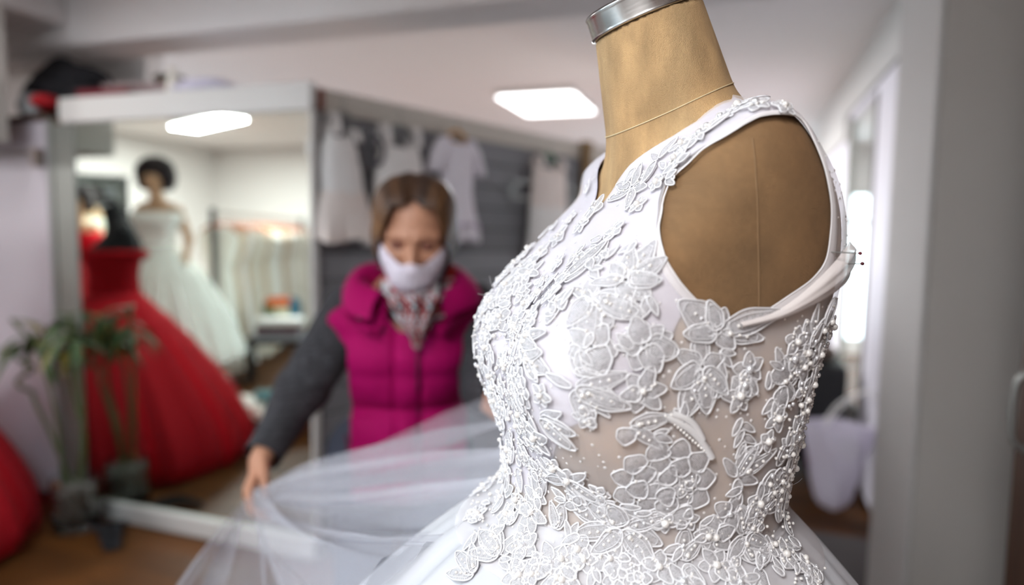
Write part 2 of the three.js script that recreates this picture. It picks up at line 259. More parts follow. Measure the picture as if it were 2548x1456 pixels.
// ---------- the torso of a dress form (front towards +x, waist at y = 0) ----------
const TY = [-0.06, 0, 0.06, 0.12, 0.17, 0.22, 0.26, 0.295, 0.325];
const TF = [0.101, 0.126, 0.123, 0.129, 0.148, 0.137, 0.094, 0.052, 0.064], TB = [0.07, 0.112, 0.109, 0.115, 0.124, 0.133, 0.126, 0.102, 0.09], TW = [0.13, 0.118, 0.125, 0.14, 0.15, 0.158, 0.162, 0.172, 0.154];
function knots(a, y) {
  const Y = TY, n = Y.length; if (y <= Y[0]) return a[0]; if (y >= Y[n - 1]) return a[n - 1] + (a[n - 1] - a[n - 2]) * (y - Y[n - 1]) / (Y[n - 1] - Y[n - 2]);
  let i = 0; while (y > Y[i + 1]) i++; const h = Y[i + 1] - Y[i], t = (y - Y[i]) / h, m = (k) => k <= 0 ? (a[1] - a[0]) / (Y[1] - Y[0]) : k >= n - 1 ? (a[n - 1] - a[n - 2]) / (Y[n - 1] - Y[n - 2]) : ((a[k + 1] - a[k]) / (Y[k + 1] - Y[k]) + (a[k] - a[k - 1]) / (Y[k] - Y[k - 1])) / 2;
  const t2 = t * t, t3 = t2 * t; return (2 * t3 - 3 * t2 + 1) * a[i] + (t3 - 2 * t2 + t) * h * m(i) + (-2 * t3 + 3 * t2) * a[i + 1] + (t3 - t2) * h * m(i + 1);
}
const CAP = { p: [0.0114, 0.437], n: [0.38, 0.925] };
function torsoF(x, y, z) {
  const f = knots(TF, y), b = knots(TB, y), w = max(0.004, knots(TW, y)), d = max(0.004, (f + b) / 2), u = (x - (f - b) / 2) / d, v = z / w, k = hypot(u, v) + 1e-6, g = hypot(u / d, v / w) / k + 1e-6;
  let s = min((k - 1) / g, 0.2);
  const e = x + 0.054; s = smax(s, (y - (0.359 - 0.028 * sqrt(z * z + 0.0004) - 6.88 * e * e)) / sqrt(1 + 0.0008 + 189 * e * e), 0.03);
  for (const q of [1, -1]) s = smin(s, hypot(x - 0.067, z - q * 0.075, y - 0.157) - 0.062, 0.05);
  s = smax(s, abs(z) - 0.142, 0.03);
  const ax = 0.06, ay = 0.198, t = clamp(((x + 0.038) * ax + (y - 0.274) * ay) / (ax * ax + ay * ay), 0, 1);
  s = smin(s, hypot(x + 0.038 - ax * t, y - 0.274 - ay * t, z) - lerp(0.068, 0.041, t), 0.03);
  s = smax(s, (x - CAP.p[0]) * CAP.n[0] + (y - CAP.p[1]) * CAP.n[1], 0.002);
  return smax(s, -0.13 - y, 0.01);
}
function waistF(x, z) { const f = knots(TF, 0.028), b = knots(TB, 0.028), w = knots(TW, 0.028), d = (f + b) / 2, u = (x - (f - b) / 2) / d, v = z / w, k = hypot(u, v) + 1e-6, g = hypot(u / d, v / w) / k; return min((k - 1) / g, (k - 1) * 0.195); }
function skirtF(x, y, z) {   // bell of the wedding skirt
  const t = 0.028 - y, left = max(0, cos(atan2(-z, x) + 0.45)), s = 1.05 + 0.4 * left * left, A = 0.36, e = exp(-s * t / A), R = t > 0 ? A * (1 - e) : s * t, sl = t > 0 ? s * e : s;
  return (waistF(x, z) - R) / sqrt(1 + sl * sl);
}
const gownF = (x, y, z) => smin(torsoF(x, y, z), skirtF(x, y, z), 0.012);

const ARM = [[-0.01, 0.338], [-0.04, 0.338], [-0.046, 0.328], [-0.051, 0.313], [-0.056, 0.295], [-0.061, 0.277], [-0.063, 0.26], [-0.061, 0.241], [-0.051, 0.229], [-0.029, 0.216], [-0.004, 0.203], [0.017, 0.199], [0.027, 0.203], [0.044, 0.216], [0.055, 0.229], [0.06, 0.242], [0.058, 0.258], [0.049, 0.275], [0.039, 0.29], [0.031, 0.304], [0.023, 0.317], [0.013, 0.325], [0.003, 0.332]];
function smoothLoop(pts, n) { const c = new THREE.CatmullRomCurve3(pts.map((p) => V(p[0], p[1], 0)), true); return c.getSpacedPoints(n).slice(0, n).map((p) => [p.x, p.y]); }
const armLoop = smoothLoop(ARM, 120);
function loopDistance(loop, x, y) { let d = 9, inside = false; for (let i = 0, j = loop.length - 1; i < loop.length; j = i++) { const [ax, ay] = loop[j], [bx, by] = loop[i], ex = bx - ax, ey = by - ay, t = clamp(((x - ax) * ex + (y - ay) * ey) / (ex * ex + ey * ey + 1e-12), 0, 1); d = min(d, hypot(x - ax - ex * t, y - ay - ey * t)); if ((ay > y) !== (by > y) && x < (bx - ax) * (y - ay) / (by - ay) + ax) inside = !inside; } return inside ? -d : d; }
const WY = 1.1462, FORM = [-0.0699, 0, -0.5895], FORM_TURN = atan2(-0.5616, -0.8274);
const suedeMap = texture(512, 512, (u, v) => { const n = periodic(u, v, 5, 1) * 0.55 + periodic(u, v, 13, 4) * 0.3 + periodic(u, v, 60, 6) * 0.15, s = 0.84 + 0.3 * n, r = periodic(u, v, 3, 9); return [0.73 * s, (0.588 + 0.02 * r) * s, (0.412 + 0.03 * r) * s]; });
const suedeBump = texture(1024, 1024, (u, v) => { const w = periodic(u, v, 30, 2) * 0.02; const q = (x, y, z) => noise3((x + 9) * 50, (y + 9) * 130, z); const n = (q(u + w, v, 1) * 0.6 + noise3(u * 60, (v + w) * 170, 3) * 0.4); return [n, n, n]; }, { srgb: false, rx: 3.4, ry: 3.4 });
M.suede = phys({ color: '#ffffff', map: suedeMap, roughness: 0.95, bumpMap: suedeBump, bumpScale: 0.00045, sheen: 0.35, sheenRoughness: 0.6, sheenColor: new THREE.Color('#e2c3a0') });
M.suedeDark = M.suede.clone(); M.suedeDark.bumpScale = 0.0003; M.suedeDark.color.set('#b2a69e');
const torso = uvFrom(net(torsoF, [-0.16, -0.15, -0.18], [0.18, 0.46, 0.18], 0.005), (x, y, z) => [atan2(z, x) * 0.14 * 5 + 3, y * 5]);
{
  const t = thing('dress_form', 'tan suede dress form with a metal neck cap wearing the white lace gown', 'dress form', FORM, FORM_TURN);
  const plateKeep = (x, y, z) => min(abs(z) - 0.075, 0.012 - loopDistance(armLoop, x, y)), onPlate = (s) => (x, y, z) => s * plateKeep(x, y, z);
  const uvSuede = (g) => uvFrom(g, (x, y, z) => [atan2(z, x) * 0.7 + 3, y * 5]);
  part('body', uvSuede(clip(torso, onPlate(-1))).translate(0, WY, 0), M.suede, t);
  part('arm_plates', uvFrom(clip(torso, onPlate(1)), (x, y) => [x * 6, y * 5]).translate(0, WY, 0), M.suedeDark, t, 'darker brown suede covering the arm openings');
  const tilt = atan2(CAP.n[0], CAP.n[1]), c = [CAP.p[0] + 0.001, CAP.p[1] + WY];
  const brushed = texture(512, 32, (u, v) => { const n = 0.55 + 0.3 * hash3(3, floor(v * 32), 1) + 0.15 * hash3(floor(u * 60), floor(v * 32), 2); return [n, n, n]; }, { srgb: false, rx: 1, ry: 3 });
  const ring = lathe([[0.0, -0.001], [0.0455, -0.001], [0.0472, 0.0], [0.0474, 0.001], [0.0466, 0.0022], [0.0466, 0.0145], [0.0472, 0.0158], [0.0472, 0.0175], [0.046, 0.019], [0.03, 0.0215], [0, 0.022]], 96).scale(1.03, 1, 1).rotateZ(-tilt).translate(c[0], c[1], 0);
  part('neck_cap', ring, std('#b9b6b3', 0.24, { metalness: 1, bumpMap: brushed, bumpScale: 0.0002 }), t, 'shiny brushed metal cap on the neck');
  // stitched seam around the root of the neck
  const seam = []; for (let k = 0; k < 120; k++) { const a = k / 120 * 2 * PI, q = [0.002 + 0.062 * cos(a), 0.363 - 0.42 * 0.062 * cos(a) * 0.9, 0.062 * sin(a)]; seam.push(V(...settle(torsoF, q, 0.0002)).add(V(0, WY, 0))); }
  part('neck_seam', tube(seam, 0.0006, 240, 5, true), std('#d8c49c', 0.9), t, 'pale stitched seam');
  const seamV = []; for (let k = 0; k <= 40; k++) seamV.push(V(...settle(torsoF, [0.002 - 0.0012 * k / 4, 0.325 - k * 0.0035, -0.142], 0.0002)).add(V(0, WY, 0)));
  part('side_seam', tube(seamV, 0.0005, 60, 5), std('#86694a', 0.9), t);
  part('stand_pole', at(new THREE.CylinderGeometry(0.016, 0.016, 1.02, 20), 0, 0.53, 0), M.steel, t);
  part('stand_base', lathe([[0, 0], [0.2, 0], [0.2, 0.018], [0.17, 0.03], [0.03, 0.045], [0, 0.045]], 48), M.darkMetal, t);
}
// ---------- the wedding gown on the form ----------
const NECK = [[0.2, -0.02], [0.262, 0.0], [0.285, 0.012], [0.301, 0.022], [0.313, 0.034], [0.324, 0.05], [0.333, 0.063], [0.343, 0.071], [0.354, 0.07], [0.361, 0.068], [0.4, 0.06]];
const neckHalf = (y) => { let i = 0; while (i < NECK.length - 2 && y > NECK[i + 1][0]) i++; const t = clamp((y - NECK[i][0]) / (NECK[i + 1][0] - NECK[i][0]), 0, 1); return lerp(NECK[i][1], NECK[i + 1][1], t); };
function bodiceKeep(x, y, z) {
  const front = x > -0.03, nl = front ? neckHalf(y) : lerp(0.02, 0.062, smooth(0.12, 0.34, y)), side = abs(z) > 0.05 ? loopDistance(armLoop, x, y) : 1;
  return min(abs(z) - nl, side, y + 0.0);
}
const GOWN = [FORM[0], 0, FORM[2]];
const gown = thing('wedding_gown', 'white beaded lace wedding gown with sheer bodice on the tan dress form', 'dress', GOWN, FORM_TURN);
const up = (g) => g.translate(0, WY, 0);
const netWeave = texture(256, 256, (u, v, x, y) => { const a = (x + y) % 8 < 2 || (x - y + 256) % 8 < 2, n = a ? 0.62 : 0.22; return [n, n, n]; }, { srgb: false, rx: 1, ry: 1 });
M.sheer = std('#efe9ea', 0.85, { transparent: true, opacity: 0.42 });
M.tulle = std('#cdccd4', 0.9, { transparent: true, opacity: 0.27 });
M.tulleDense = std('#cdccd4', 0.9, { transparent: true, opacity: 0.34 });
M.satin = phys({ color: '#c4c4c8', roughness: 0.5, sheen: 0.2, sheenRoughness: 0.4, sheenColor: new THREE.Color('#ffffff') });
M.lining = std('#dcd7e2', 0.7);
M.lace = std('#e0dddf', 0.8, { transparent: true, map: texture(128, 128, (u, v) => {
  const q = abs(v - 0.5), s = (u * 6 + q * 3) % 1, th = abs(s - 0.5) < 0.27 ? 1 : 0, n = noise3(u * 40, v * 12, 4), gap = periodic(u, v, 9, 7) < 0.3 ? 0.5 : 1; const a = 0.34 + 0.62 * th * gap * (0.65 + 0.5 * n); return [1, 1, 1, a];
}) });
M.lace.bumpMap = texture(128, 128, (u, v) => { const s = (u * 6 + abs(v - 0.5) * 3) % 1, n = abs(s - 0.5) < 0.27 ? 0.8 : 0.2; return [n, n, n]; }, { srgb: false }); M.lace.bumpScale = 0.0006;
M.stitch = std('#e9e6e5', 0.75); M.cord = std('#e4e2e3', 0.7);
M.pearl = phys({ color: '#e6e1dc', roughness: 0.16, clearcoat: 1, clearcoatRoughness: 0.05, ior: 1.6 });
M.crystal = phys({ color: '#f6f6f8', roughness: 0.02, metalness: 0.55, clearcoat: 1, clearcoatRoughness: 0 });

const shell = net(gownF, [-0.2, -0.02, -0.2], [0.24, 0.38, 0.2], 0.005, 0.0034);
part('bodice_net', up(clip(shell, bodiceKeep)), M.sheer, gown, 'sheer net bodice');
// opaque lining under the bust, ending along a curve at the side
const LIN = [[0.02, 20], [0.076, 30], [0.123, 42], [0.145, 55], [0.16, 62], [0.18, 66], [0.2, 69], [0.222, 74], [0.26, 84], [0.3, 100], [0.34, 118], [0.37, 120]];
const linEdge = (y) => { let i = 0; while (i < LIN.length - 2 && y > LIN[i + 1][0]) i++; return lerp(LIN[i][1], LIN[i + 1][1], clamp((y - LIN[i][0]) / (LIN[i + 1][0] - LIN[i][0]), 0, 1)); };
part('bust_lining', up(clip(net(gownF, [-0.2, 0.02, -0.2], [0.24, 0.38, 0.2], 0.005, 0.0026), (x, y, z) => min(bodiceKeep(x, y, z), (linEdge(y) - abs(atan2(z, x)) * 57.3) * 0.0025, y - 0.05))), M.lining, gown, 'opaque white lining under the bust');
// satin waist and skirt
{
  const top = (az) => 0.034 + 0.004 * cos(az * 2);
  const g = surface(180, 90, (u, v) => {
    const a = u * 2 * PI, y = top(a) - pow(v, 1.7) * (WY + 0.03), fold = v > 0.02 ? smooth(0.05, 0.6, v) * 0.035 * sin(a * 17 + 2 * sin(a * 3)) + 0.006 * smooth(0.02, 0.15, v) * sin(a * 29) : 0;
    let r = 0.1; const F = (rr) => y > -0.02 ? gownF(rr * cos(a), y, -rr * sin(a)) : skirtF(rr * cos(a), max(y, -0.75), -rr * sin(a));
    for (let k = 0; k < 24; k++) r -= clamp(F(r) - 0.0012, -0.06, 0.06) * 1.2;
    r += fold * 0.6; return [r * cos(a), y + WY, -r * sin(a)];
  }, true);
  part('satin_skirt', g, M.satin, gown, 'smooth white satin skirt');
  const b = []; for (let k = 0; k < 140; k++) { const a = k / 140 * 2 * PI; b.push(V(...settle(gownF, [0.13 * cos(a), top(a), -0.13 * sin(a)], 0.002)).add(V(0, WY, 0))); }
  part('waist_seam', tube(b, 0.0011, 280, 6, true), M.cord, gown);
}
// bound armhole edge, widening into the pinned fold at the back
function ribbon(curve, inner, outer, level = 0.0038, round = 0.0009) {
  const n = curve.length, f = (u, v) => { const i = clamp(Math.round(u * (n - 1)), 0, n - 1), [x, y, z, tx, ty] = curve[i], w = lerp(inner(u), outer(u), v), q = settle(gownF, [x + tx * w, y + ty * w, z], level + round * sin(PI * v), 4); return [q[0], q[1] + WY, q[2]]; };
  return surface(n - 1, 6, f);
}
{
  const depthAt = (x, y) => { let z = -0.2; for (let k = 0; k < 60; k++) { const d = gownF(x, y, z) - 0.0037; if (d < 0.0002) break; z += max(0.0003, d * 0.8); } return min(z, -0.04); };
  const path = armLoop.concat([armLoop[0]]).map(([x, y], i) => { const a = armLoop[(i + 119) % 120], b = armLoop[(i + 1) % 120], tx = b[0] - a[0], ty = b[1] - a[1], l = hypot(tx, ty) || 1; return [x, y, depthAt(x, y), -ty / l, tx / l]; });
  const sgn = loopDistance(armLoop, path[30][0] + path[30][3] * 0.004, path[30][1] + path[30][4] * 0.004) > 0 ? 1 : -1; for (const p of path) { p[3] *= sgn; p[4] *= sgn; }
  const wide = (u) => 0.0048 + 0.007 * smooth(0.46, 0.36, u) * smooth(0.2, 0.34, u) + 0.002 * smooth(0.55, 0.45, u) * smooth(0.3, 0.4, u);
  part('armhole_binding', ribbon(path, () => -0.0015, wide), M.sheerBand = std('#ece6e6', 0.8, { transparent: true, opacity: 0.8 }), gown, 'pale binding around the armhole');
  part('armhole_cord', tube(path.slice(0, -1).map((p) => V(...settle(gownF, [p[0] - p[3] * 0.001, p[1] - p[4] * 0.001, p[2]], 0.0040)).add(V(0, WY, 0))), 0.0005, 240, 6, true), M.stitch, gown);
  // fold of spare net pinned together at the back of the armhole
  const line = new THREE.CatmullRomCurve3([V(86, 0.198, 0), V(98, 0.2045, 0), V(108, 0.2155, 0), V(117, 0.228, 0), V(124, 0.2385, 0), V(130, 0.247, 0)]);
  const flap = surface(40, 10, (u, v) => { const c = line.getPoint(u), d = line.getTangent(u), s = d.x * D2R * 0.145, l = hypot(s, d.y), w = lerp(0.002, 0.0125, smooth(0, 0.9, u)) * (u > 0.9 ? sqrt(max(0.02, 1 - ((u - 0.9) / 0.1) ** 2)) : 1), q = v * 2 - 1, az = (c.x - d.y / l * w * q / 0.145 / D2R) * D2R, y = c.y + s / l * w * q, out = 0.0052 + 0.0045 * sqrt(max(0, 1 - q * q)) + 0.001 * sin(q * 9 + u * 4) * u; const p = settle(gownF, [0.15 * cos(az), y, -0.15 * sin(az)], out, 5); return [p[0], p[1] + WY, p[2]]; });
  part('pinned_fold', flap, std('#e6dcd8', 0.85, { transparent: true, opacity: 0.82 }), gown, 'folded net pinned together at the back');
}
// lace: every flower and spray is a part with its petals; coordinates are azimuth (deg), height over the waist, radius, then sizes in mm
const MOTIFS = [
['fan',56.5,0.226,0.151,[[95,30,13],[130,21,12],[62,34,15],[35,29,12],[2,22,12],[-35,21,13],[-90,16,13],[178,26,9]]],['fan',48.4,0.214,0.155,[[2,40,11],[-20,52,15],[-50,29,16],[-88,40,20],[-125,24,16],[150,25,8],[118,16,11]]],['fan',34.1,0.223,0.13,[[55,41,17],[20,20,12],[150,15,10]]],['fan',37.5,0.215,0.143,[[-100,25,17],[-60,17,11]]],
['daisy',-18.7,0.222,0.107,17.7,6,20],['five',-2.2,0.179,0.121,15.4,10],['five',-14.9,0.184,0.131,13.4,40],['five',21.7,0.196,0.134,10.9,0],
['fan',25.2,0.178,0.15,[[12,38,9],[-8,32,10],[-30,35,11]]],['fan',30,0.17,0.159,[[10,23,11],[-15,34,13],[-38,26,10]]],['fan',61.2,0.186,0.16,[[-10,23,17],[20,19,13],[45,16,11],[-58,19,16],[-110,16,16],[170,15,16],[110,18,14]]],['fan',50.1,0.184,0.169,[[-112,20,21],[-60,19,20],[-10,16,16],[60,16,13],[150,19,10],[202,16,13]]],
['fan',79.9,0.194,0.146,[[145,34,20],[112,21,12],[75,15,11],[14,50,16],[-10,35,12],[-42,16,12],[182,24,13]]],['fan',75.8,0.171,0.147,[[-108,36,20],[-80,32,17],[-45,27,12],[150,20,12],[210,24,16],[100,24,13],[20,16,11]]],['five',105.7,0.185,0.144,11.1,15],['five',89.9,0.168,0.142,11.4,30],
['six',87.5,0.15,0.141,11.9,0],['fan',100.9,0.154,0.14,[[82,19,17],[32,26,19],[-30,20,13],[-62,17,13]]],['five',110.3,0.166,0.142,11.9,0],['spray',88.7,0.134,0.139,32.8,-72],
['fan',111.5,0.179,0.144,[[112,22,11],[62,23,10],[86,32,7]]],['rose',26.9,0.144,0.156,18.6],['fan',46.8,0.157,0.172,[[15,39,12],[-18,42,13],[-68,31,14],[165,24,6],[-40,31,7]]],['fan',35.9,0.13,0.162,[[-12,31,13],[-36,34,14],[22,23,8]]],
['six',61.2,0.156,0.16,15.6,10],['six',30.8,0.11,0.149,15.7,20],['fan',58.2,0.133,0.16,[[-100,13,13],[5,29,11],[-40,29,8]]],['five',39.8,0.081,0.138,12.2,0],
['fan',39.8,0.081,0.138,[[200,24,9],[150,23,9],[-30,27,10],[-82,23,9],[35,20,7]]],['rose',67.7,0.087,0.139,36.2],['fan',23.4,0.053,0.128,[[90,24,9],[58,22,9],[122,16,8],[160,14,9]]],['fan',33.2,0.035,0.13,[[76,25,11],[104,22,9]]],
['six',21.8,0.041,0.129,15,0],['fan',56.1,0.05,0.129,[[170,43,16],[148,32,14],[115,21,16],[70,21,14],[-160,40,14],[-128,32,13],[-90,23,14],[-50,35,16],[-20,29,14],[22,35,11]]],['stem',66.7,0.139,0.153,50.1,-43],['stem',68.2,0.14,0.152,31.7,-40],
['fan',90.2,0.09,0.133,[[60,26,9],[25,37,10],[86,23,7],[130,20,7],[-20,20,8],[-76,17,7]]],['fan',106.6,0.091,0.132,[[60,32,12],[-112,24,17],[-60,17,10]]],['five',89.8,0.062,0.128,14.8,0],['five',85.7,0.045,0.126,15.4,25],
['five',101.5,0.066,0.127,13.1,10],['fan',97.3,0.042,0.124,[[80,30,13],[40,33,12],[112,27,12],[-30,27,13],[-80,27,15],[-132,24,13]]],['fan',117.6,0.04,0.122,[[90,34,11],[60,28,11],[112,37,11]]],['fan',47.6,0.293,0.065,[[20,26,9],[-22,19,9],[-76,29,9],[178,29,9],[150,22,9],[60,19,8]]],
['five',75.2,0.322,0.088,9.9,0],['five',84.2,0.334,0.097,8.6,20],['five',95,0.346,0.123,8.8,0],['five',101.4,0.344,0.133,7.6,10],
['fan',90.5,0.342,0.109,[[170,20,7],[10,17,7]]],['fan',64.5,0.313,0.074,[[40,21,7],[210,21,7],[120,12,6]]],['five',6.6,0.278,0.058,12.7,0],['six',3.6,0.265,0.067,10,10],
['five',-24.4,0.255,0.081,12.1,0],['five',-27,0.239,0.099,12.3,30],['six',-27.3,0.226,0.115,12.4,0],['five',-24.3,0.21,0.128,12.3,0],
['fan',42.1,0.252,0.104,[[30,18,8],[150,18,8],[-60,18,8]]],['five',-26.2,0.194,0.143,10.3,0],['fan',-20.4,0.153,0.148,[[90,29,14],[-90,22,13]]],['five',-14.6,0.132,0.139,11.3,0],
['five',-13.1,0.111,0.134,11.3,20],['five',-8,0.094,0.129,10.4,0],['five',1.7,0.077,0.128,10.7,0],['five',-6,0.054,0.127,10.4,10],
['fan',0.6,0.038,0.13,[[90,24,11],[-90,20,10],[40,17,9]]],['five',9.1,0.029,0.135,11.1,0],['five',23.9,0.123,0.147,10.8,0],['fan',10.9,0.07,0.128,[[70,19,10],[-70,19,10]]],
['five',37.8,0.147,0.168,8.2,0],['five',118.9,0.173,0.143,9.9,0],['five',119.1,0.15,0.14,10.6,10],['five',117.2,0.131,0.137,10.6,0],
['five',115.9,0.111,0.134,10,20],['fan',114.1,0.098,0.132,[[70,24,11],[-70,21,11]]],['five',117.1,0.072,0.125,10.3,0],['fan',125.5,0.045,0.12,[[95,25,11],[-85,25,11]]],
['five',102.1,0.131,0.138,9.6,0],['five',99.4,0.115,0.136,7.9,0],
['five',120.7,0.197,0.148,7.5,0],['fan',120.4,0.216,0.151,[[-110,26,12]]],['five',53,0.027,0.133,13.2,0],['five',67.6,0.025,0.132,11.3,20],
['fan',75,0.028,0.13,[[90,31,11],[60,25,10],[-60,23,11]]],['six',85.3,0.025,0.13,13,0],['five',42.6,0.028,0.133,12.9,0],['six',35.6,0.018,0.144,14.7,10],
['five',24.2,0.02,0.144,14,0],['fan',99.8,0.021,0.132,[[100,26,12],[30,23,10],[-90,17,10]]],['five',114.7,0.02,0.131,12,0],['rose',58.4,0.018,0.139,16.8],
['five',28.9,0.008,0.159,14.1,0],['fan',19.3,0.012,0.157,[[170,40,14],[150,34,11],[200,34,12],[100,18,11]]],['five',10.8,0.018,0.152,10.9,0],['fan',16,0,0.176,[[175,37,12],[150,31,10],[205,31,12]]],
['five',41.1,0.011,0.15,14.3,0],['five',121,0.008,0.143,10.9,0],['five',91.6,0.015,0.138,12.4,0],['six',74.3,0.017,0.137,12.8,0],
];
const rl = rng(77), beads = { pearl: [], crystal: [], seed: [] };
function frameAt(az, y, r) {
  const a = az * D2R, p = settle(gownF, [r * cos(a), y, -r * sin(a)], 0.004, 6), g = gradient(gownF, p), n = V(g[0], g[1], g[2]);
  const T = V(-sin(a), 0, -cos(a)); T.addScaledVector(n, -T.dot(n)).normalize(); const B = n.clone().cross(T).normalize(); if (B.y < 0) B.negate();
  return { p: V(...p), T, B, n };
}
const onGown = (F, x, y, level) => V(...settle(gownF, [F.p.x + F.T.x * x + F.B.x * y, F.p.y + F.T.y * x + F.B.y * y, F.p.z + F.T.z * x + F.B.z * y], level, 3));
let laceLift = 0;
function petal(F, x0, y0, deg, len, wid, pointed, parent, merge) {
  const c = cos(deg * D2R), s = sin(deg * D2R), lift = 0.0042 + (laceLift = (laceLift + 0.37) % 1) * 0.0016, ph = rl() * 9, bend = (rl() - 0.5) * 0.25;
  const half = (t) => wid / 2 * (pointed ? pow(sin(PI * pow(t, 0.78)), 0.66) * (1 - 0.12 * t) * 1.05 : pow(sin(PI * pow(t, 0.62)), 0.62)) * (1 + 0.06 * sin(t * 11 + ph));
  const nu = 12, nv = 6, pos = [], uv = [], idx = [], rim = [[], []];
  const to = (t, q) => { const a = t * len, b = half(t) * q + bend * len * t * (1 - t) * 0.8; return [x0 + a * c - b * s, y0 + a * s + b * c]; };
  for (let i = 0; i <= nu; i++) for (let j = 0; j <= nv; j++) {
    const t = clamp(i / nu, 0.012, 0.992), q = j / nv * 2 - 1, [x, y] = to(t, q), dome = 0.0016 * (1 - q * q) * sin(PI * t) - 0.0004 * exp(-q * q * 30), p = onGown(F, x, y, lift + dome);
    pos.push(p.x, p.y + WY, p.z); uv.push(t * len * 1000 / 6, j / nv); if (j === 0) rim[0].push(p); if (j === nv) rim[1].push(p);
    if (i < nu && j < nv) { const a = i * (nv + 1) + j, b = a + nv + 1; idx.push(a, b, a + 1, a + 1, b, b + 1); }
  }
  const fill = new THREE.BufferGeometry(); fill.setAttribute('position', new THREE.Float32BufferAttribute(pos, 3)); fill.setAttribute('uv', new THREE.Float32BufferAttribute(uv, 2)); fill.setIndex(idx); fill.computeVertexNormals();
  const loop = [...rim[0], ...rim[1].reverse()].map((p) => V(p.x, p.y + WY, p.z)); const gr = F.n; loop.forEach((p) => p.addScaledVector(gr, 0.0006));
  const cord = new THREE.TubeGeometry(new THREE.CatmullRomCurve3(loop, true), 34, 0.00058 + 0.00018 * rl(), 5, true);
  const rims = [cord];
  if (len > 0.019 && wid > 0.009) { const inner = []; for (let i = 0; i < 22; i++) { const k = i < 11 ? i : 21 - i, t = 0.14 + 0.68 * k / 10, [x, y] = to(t, i < 11 ? -0.62 : 0.62), p = onGown(F, x, y, lift + 0.0012); inner.push(V(p.x, p.y + WY, p.z)); } rims.push(new THREE.TubeGeometry(new THREE.CatmullRomCurve3(inner, true), 30, 0.00034, 4, true)); }
  if (merge) { merge.fill.push(fill); merge.cord.push(cord); return; }
  const g = mergeGeometries([fill, rims.length > 1 ? mergeGeometries(rims) : cord], true); part('petal', g, [M.lace, M.cord], parent);
}
function bead(kind, F, x, y, r) { const p = onGown(F, x, y, 0.0055 + r * 0.55); beads[kind].push([p, r, F.n]); return p; }
const sphere = new THREE.SphereGeometry(1, 16, 12), facet = new THREE.IcosahedronGeometry(1, 1);
function flower(F, n, r, rot, parent, merge, centre = true) {
  for (let k = 0; k < n; k++) petal(F, 0.0012 * cos((rot + k * 360 / n) * D2R), 0.0012 * sin((rot + k * 360 / n) * D2R), rot + k * 360 / n + (rl() - 0.5) * 14, r * (0.88 + 0.24 * rl()), r * (n > 5 ? 0.68 : 0.82), false, parent, merge);
  if (centre) bead(rl() < 0.7 ? 'pearl' : 'crystal', F, 0, 0, 0.0021 + 0.0008 * rl());
  for (let k = 0; k < 4; k++) { const a = rl() * 7, q = r * (0.35 + 0.3 * rl()); bead('seed', F, q * cos(a), q * sin(a), 0.0009 + 0.0004 * rl()); }
}
function motif(m) {
  const [kind, az, y, r, ...a] = m, F = frameAt(az, y, r), mm = 0.001;
  const t = new THREE.Group(); t.name = kind === 'fan' ? 'lace_spray' : kind === 'stem' ? 'lace_stem' : kind === 'spray' ? 'lace_leaves' : 'lace_flower';
  if (kind === 'five' || kind === 'six') flower(F, kind === 'five' ? 5 : 6, a[0] * mm, a[1], t);
  if (kind === 'daisy') { for (let k = 0; k < 6; k++) petal(F, 0, 0, a[2] + k * 60, a[0] * mm, 0.0075, true, t); bead('pearl', F, 0, 0, 0.002); }
  if (kind === 'fan') {
    a[0].forEach(([deg, len, wid], i) => { const c = cos(deg * D2R), s = sin(deg * D2R), L = len * mm; petal(F, 0.0015 * c, 0.0015 * s, deg, L, wid * mm * 1.05, len > wid * 1.9, t); if (len > 24) { for (let k = 0; k < 3; k++) bead(k === 1 && i % 3 === 0 ? 'crystal' : 'seed', F, L * (0.3 + 0.16 * k) * c, L * (0.3 + 0.16 * k) * s, 0.0010 + 0.0004 * rl()); if (i % 3 === 1) bead('pearl', F, L * 0.24 * c, L * 0.24 * s, 0.0018); } });
  }
  if (kind === 'spray') for (let k = 0; k < 7; k++) { const d = a[1] + (k % 2 ? 42 : -42), L = a[0] * mm, q = k / 7 * L; petal(F, q * cos(a[1] * D2R), q * sin(a[1] * D2R), k === 6 ? a[1] : d, L * 0.42, L * 0.16, true, t); }
  if (kind === 'stem') { const L = a[0] * mm, c = cos(a[1] * D2R), s = sin(a[1] * D2R), pts = []; for (let k = 0; k <= 12; k++) { const q = k / 12, w = 0.004 * sin(q * PI); pts.push(onGown(F, q * L * c - w * s, q * L * s + w * c, 0.0055).add(V(0, WY, 0))); } part('rib', tube(pts, 0.0026, 40, 7), M.stitch, t); for (let k = 0; k < 16; k++) bead('seed', F, k / 16 * L * c, k / 16 * L * s, 0.0011); }
  if (kind === 'rose') {
    const R = a[0] * mm; let rot = 20;
    for (const [n, r0, len, wid] of [[11, 0.62, 0.42, 0.48], [8, 0.3, 0.42, 0.46], [5, 0.03, 0.46, 0.36]]) { rot += 17; for (let k = 0; k < n; k++) { const d = rot + k * 360 / n, c = cos(d * D2R), s = sin(d * D2R); petal(F, r0 * R * c, r0 * R * s, d + (rl() - 0.5) * 10, len * R, wid * R, false, t); } }
    for (let k = 0; k < 10; k++) { const d = rl() * 7; bead(k % 4 ? 'seed' : 'crystal', F, R * 0.55 * cos(d), R * 0.55 * sin(d), 0.0011); }
  }
  gown.add(t);
}
